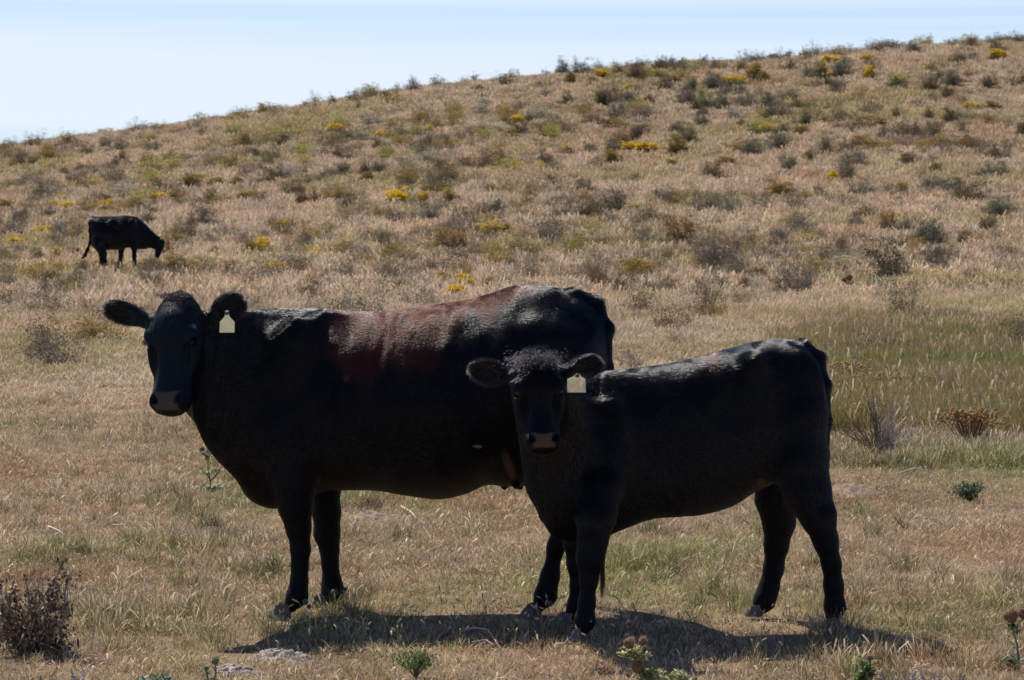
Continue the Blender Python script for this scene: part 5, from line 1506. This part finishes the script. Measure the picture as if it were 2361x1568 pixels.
def seedy(b, label, h, w, c=(.36, .22, .10), n=50):
    r_ = root_at("seeding_weed", b, label, "dry weed")
    st_ = Geo(); hd = Geo()
    for _ in range(n):
        tp = np.array([rng.normal(0, w * .4), rng.normal(0, w * .4), h * rng.uniform(.7, 1.05)])
        st_.tube([(tp[0]*.2, tp[1]*.2, 0), tp * [.6, .6, .55], tp], [.002, .002, .0015], (.20, .12, .06), 4)
        for _k in range(3):
            hd.blob(tp + rng.normal(0, .02, 3) * [1, 1, .5], rng.uniform(.007, .012), np.array(c) * rng.uniform(.7, 1.5), 6, 4, .1)
    st_.obj("stem", dry_m, r_); tag(hd.obj("seed_heads", dry_m, r_), kind="stuff")
seedy(hq(2238, 1040), "rounded brown weed topped with straw-coloured seed heads, right of the dead sticks", .26, .24, n=85)
seedy(hq(2060, 925), "straw-yellow seeding weed on the bank, above the bleached sticks", .22, .40, (.44, .30, .13), 90)
seedy(hq(1960, 905), "yellowish seeding weed touching the calf's rump outline", .25, .30, (.42, .30, .13), 70)
seedy(hq(1985, 990), "small seeding weed between the calf's tail and the bleached sticks", .16, .20, (.42, .28, .12), 45)
# litter
def stick(pts, r, label, c=(.62, .53, .43)):
    g = Geo(); p0 = np.asarray(pts[0]); pp = [np.asarray(p) - p0 for p in pts]
    g.tube(pp, [r * (1 - .5 * i / len(pp)) for i in range(len(pp))], c, 6)
    o = g.obj("stick", dry_m, None, tuple(p0), True); tag(o, label, "stick", "bleached stalks lying in the grass")
G = lambda qx, qy, dz=.012: hq(qx, qy) + np.array([0, 0, dz])
stick([G(1062, 1472, .03), G(1095, 1476, .05), G(1125, 1482, .05), G(1155, 1506, .015)], .0045, "curved bleached stalk lying in the shadow under the cow's belly")
stick([G(1088, 1492, .02), G(1120, 1494, .03), G(1140, 1502, .02)], .0035, "short bleached stalk just below the curved one")
stick([G(925, 1172), G(950, 1192, .02), G(966, 1208)], .006, "pale bent stalk on the grass between the cow's legs")
stick([G(112, 1228, .03), G(135, 1238, .03), G(160, 1250)], .004, "pale stalk leaning above the dead brown weed")
stick([G(262, 1220, .02), G(292, 1224, .03), G(330, 1223, .02)], .0035, "thin pale stalk right of the dead brown weed's tip")
stick([G(640, 1110, .03), G(700, 1114, .02)], .003, "thin straw stalk behind the cow's forelegs")
stick([G(2065, 1100, .01), G(2110, 1092, .03), G(2150, 1096, .01)], .006, "thin grey stalk lying along the edge of the ungrazed grass")
stick([G(640, 1362, .02), G(740, 1367, .02), G(790, 1364, .02)], .0025, "straight straw stalk beside the cow's front legs")

def mound(qx, qy, w_, d_, h_, label, c1, c2, sc=24):
    p = hq(qx, qy); n = 44
    u = np.linspace(-1, 1, n); U, Vv = np.meshgrid(u, u)
    rr = np.sqrt(U**2 + Vv**2)
    prof = np.clip(1 - rr**2.2, -.4, 1)
    Xw, Yw = p[0] + U * w_, p[1] + Vv * d_
    nb = fbm(U * 5 + qx, Vv * 5, 91, 5)
    Z = gz(Xw, Yw) - .012 + h_ * prof * (.35 + 1.2 * nb) + .016 * (fbm(U * 16 + qx, Vv * 16, 93, 3) - .5)
    i = (np.arange(n - 1)[:, None] * n + np.arange(n - 1)[None]).ravel()
    F = np.stack([i, i + 1, i + 1 + n, i + n], 1)
    V = np.stack([Xw.ravel() - p[0], Yw.ravel() - p[1], Z.ravel() - p[2]], 1)
    m = solid_mat("crumbly_soil", c1, .95, .1, noise=(sc, c2), bump=(70, .012))
    o = mesh_obj("soil_mound", V, F, m, smooth=True, loc=tuple(p)); tag(o, label, "soil mound")
mound(650, 1522, .16, .11, .045, "pale crumbly sandy mound, the larger one, under the cow's shadow edge", (.42, .36, .31), (.22, .18, .15))
mound(540, 1556, .13, .10, .04, "pale sandy mound, the smaller one at the bottom edge", (.42, .36, .31), (.22, .18, .15))
mound(305, 1322, .17, .16, .030, "flat patch of bare crusted earth beside the dead brown weed", (.30, .21, .16), (.16, .10, .075))
mound(1965, 1136, .20, .40, .05, "strip of grey crusted earth behind the calf's hind leg", (.27, .19, .13), (.15, .11, .08))
mound(500, 1232, .16, .22, .05, "dark crumbling heap in the grass left of the cow's forelegs", (.16, .12, .09), (.06, .045, .035))
mound(862, 1200, .20, .32, .05, "greyish dried heap of matted grass behind the cow's far foreleg", (.30, .23, .18), (.15, .11, .08))
def dry_tuft(qx, qy, label, h, w, n, c):
    b = hq(qx, qy); g = Geo()
    for _ in range(n):
        p = np.array([rng.normal(0, w), rng.normal(0, w), 0]); d = np.array([rng.normal(0, .5), rng.normal(0, .5), 1]) * h * rng.uniform(.5, 1.1)
        g.leaf(p, d, .005, np.array(c) * rng.uniform(.6, 1.4), seg=3, curl=rng.uniform(0, .5))
    o = g.obj("dry_tuft", dry_m, None, tuple(b)); tag(o, label, "tuft")
dry_tuft(492, 1228, "ragged dark brown tuft growing on the dark heap", .10, .035, 90, (.14, .10, .07))
dry_tuft(530, 1232, "matted grey tuft at the edge of the dark heap", .06, .05, 90, (.30, .24, .18))
dry_tuft(860, 1178, "dark standing tuft behind the cow's far foreleg", .11, .05, 70, (.20, .14, .10))
dry_tuft(2088, 1226, "small dark upright stub in the short grass right of the calf", .10, .006, 16, (.10, .07, .05))
dry_tuft(620, 1330, "green and straw bunch left of the cow's near foreleg", .15, .05, 70, (.20, .20, .09))

# nodding seed heads of the foreground, most of them along the shadow
def foxtail(seed):
    g = Geo(); h = rng.uniform(.07, .13); az = rng.uniform(0, 6.28)
    b_ = np.array([math.cos(az), math.sin(az), 0])
    tip = b_ * h * .3 + [0, 0, h]
    g.tube([(0, 0, -.01), b_ * h * .08 + [0, 0, h * .55], tip], [.0009, .0008, .0006], (.32, .28, .14), 4)
    d = b_ * rng.uniform(-.2, 1.1) + [0, 0, rng.uniform(.2, 1)]; d = unit(d) * rng.uniform(.018, .030)
    g.tube([tip, tip + d * .3, tip + d * .75 + [0, 0, -.002], tip + d + [0, 0, -.005]], [.0012, .0028, .0028, .0010], np.array((.60, .45, .30)) * rng.uniform(.8, 1.2), 6)
    for _ in range(26):
        q = tip + d * rng.uniform(.1, .95); e = unit(rng.normal(size=3) + unit(d) * .9) * .006
        g.leaf(q, e, .0012, (.66, .52, .38), seg=1)
    return g.obj("foxtail_%02d" % seed, dry_m)
fx = [foxtail(i) for i in range(8)]
pts = []
for (qx, qy, rx, ry, n) in [(1250, 1480, .55, .10, 60), (1150, 1470, .6, .10, 30), (750, 1490, .5, .10, 26), (620, 1490, .3, .1, 16), (2050, 1510, .45, .12, 26), (1600, 1500, .6, .25, 22), (1900, 1380, .5, .3, 12),
                            (660, 1390, .2, .1, 8), (1750, 1370, .2, .2, 8), (1300, 1440, .3, .1, 14), (350, 1450, 1.0, .6, 18), (1200, 1530, 1.8, .2, 40)]:
    c = hq(qx, qy); pts.append(rng.normal(size=(n, 2)) * (rx, ry) + c[:2])
pts = np.concatenate(pts); n = len(pts)
s = rng.uniform(.8, 1.35, n)
scatter("seed_head_grass", np.stack([pts[:, 0], pts[:, 1], gz(pts[:, 0], pts[:, 1])], 1), np.stack([rng.normal(0, .15, n), rng.normal(0, .15, n), rng.uniform(0, 6.28, n)], 1),
        np.stack([s, s, s], 1), rng.integers(0, 8, n), fx, "nodding straw-coloured grass seed heads along the cattle's shadow", "grass")
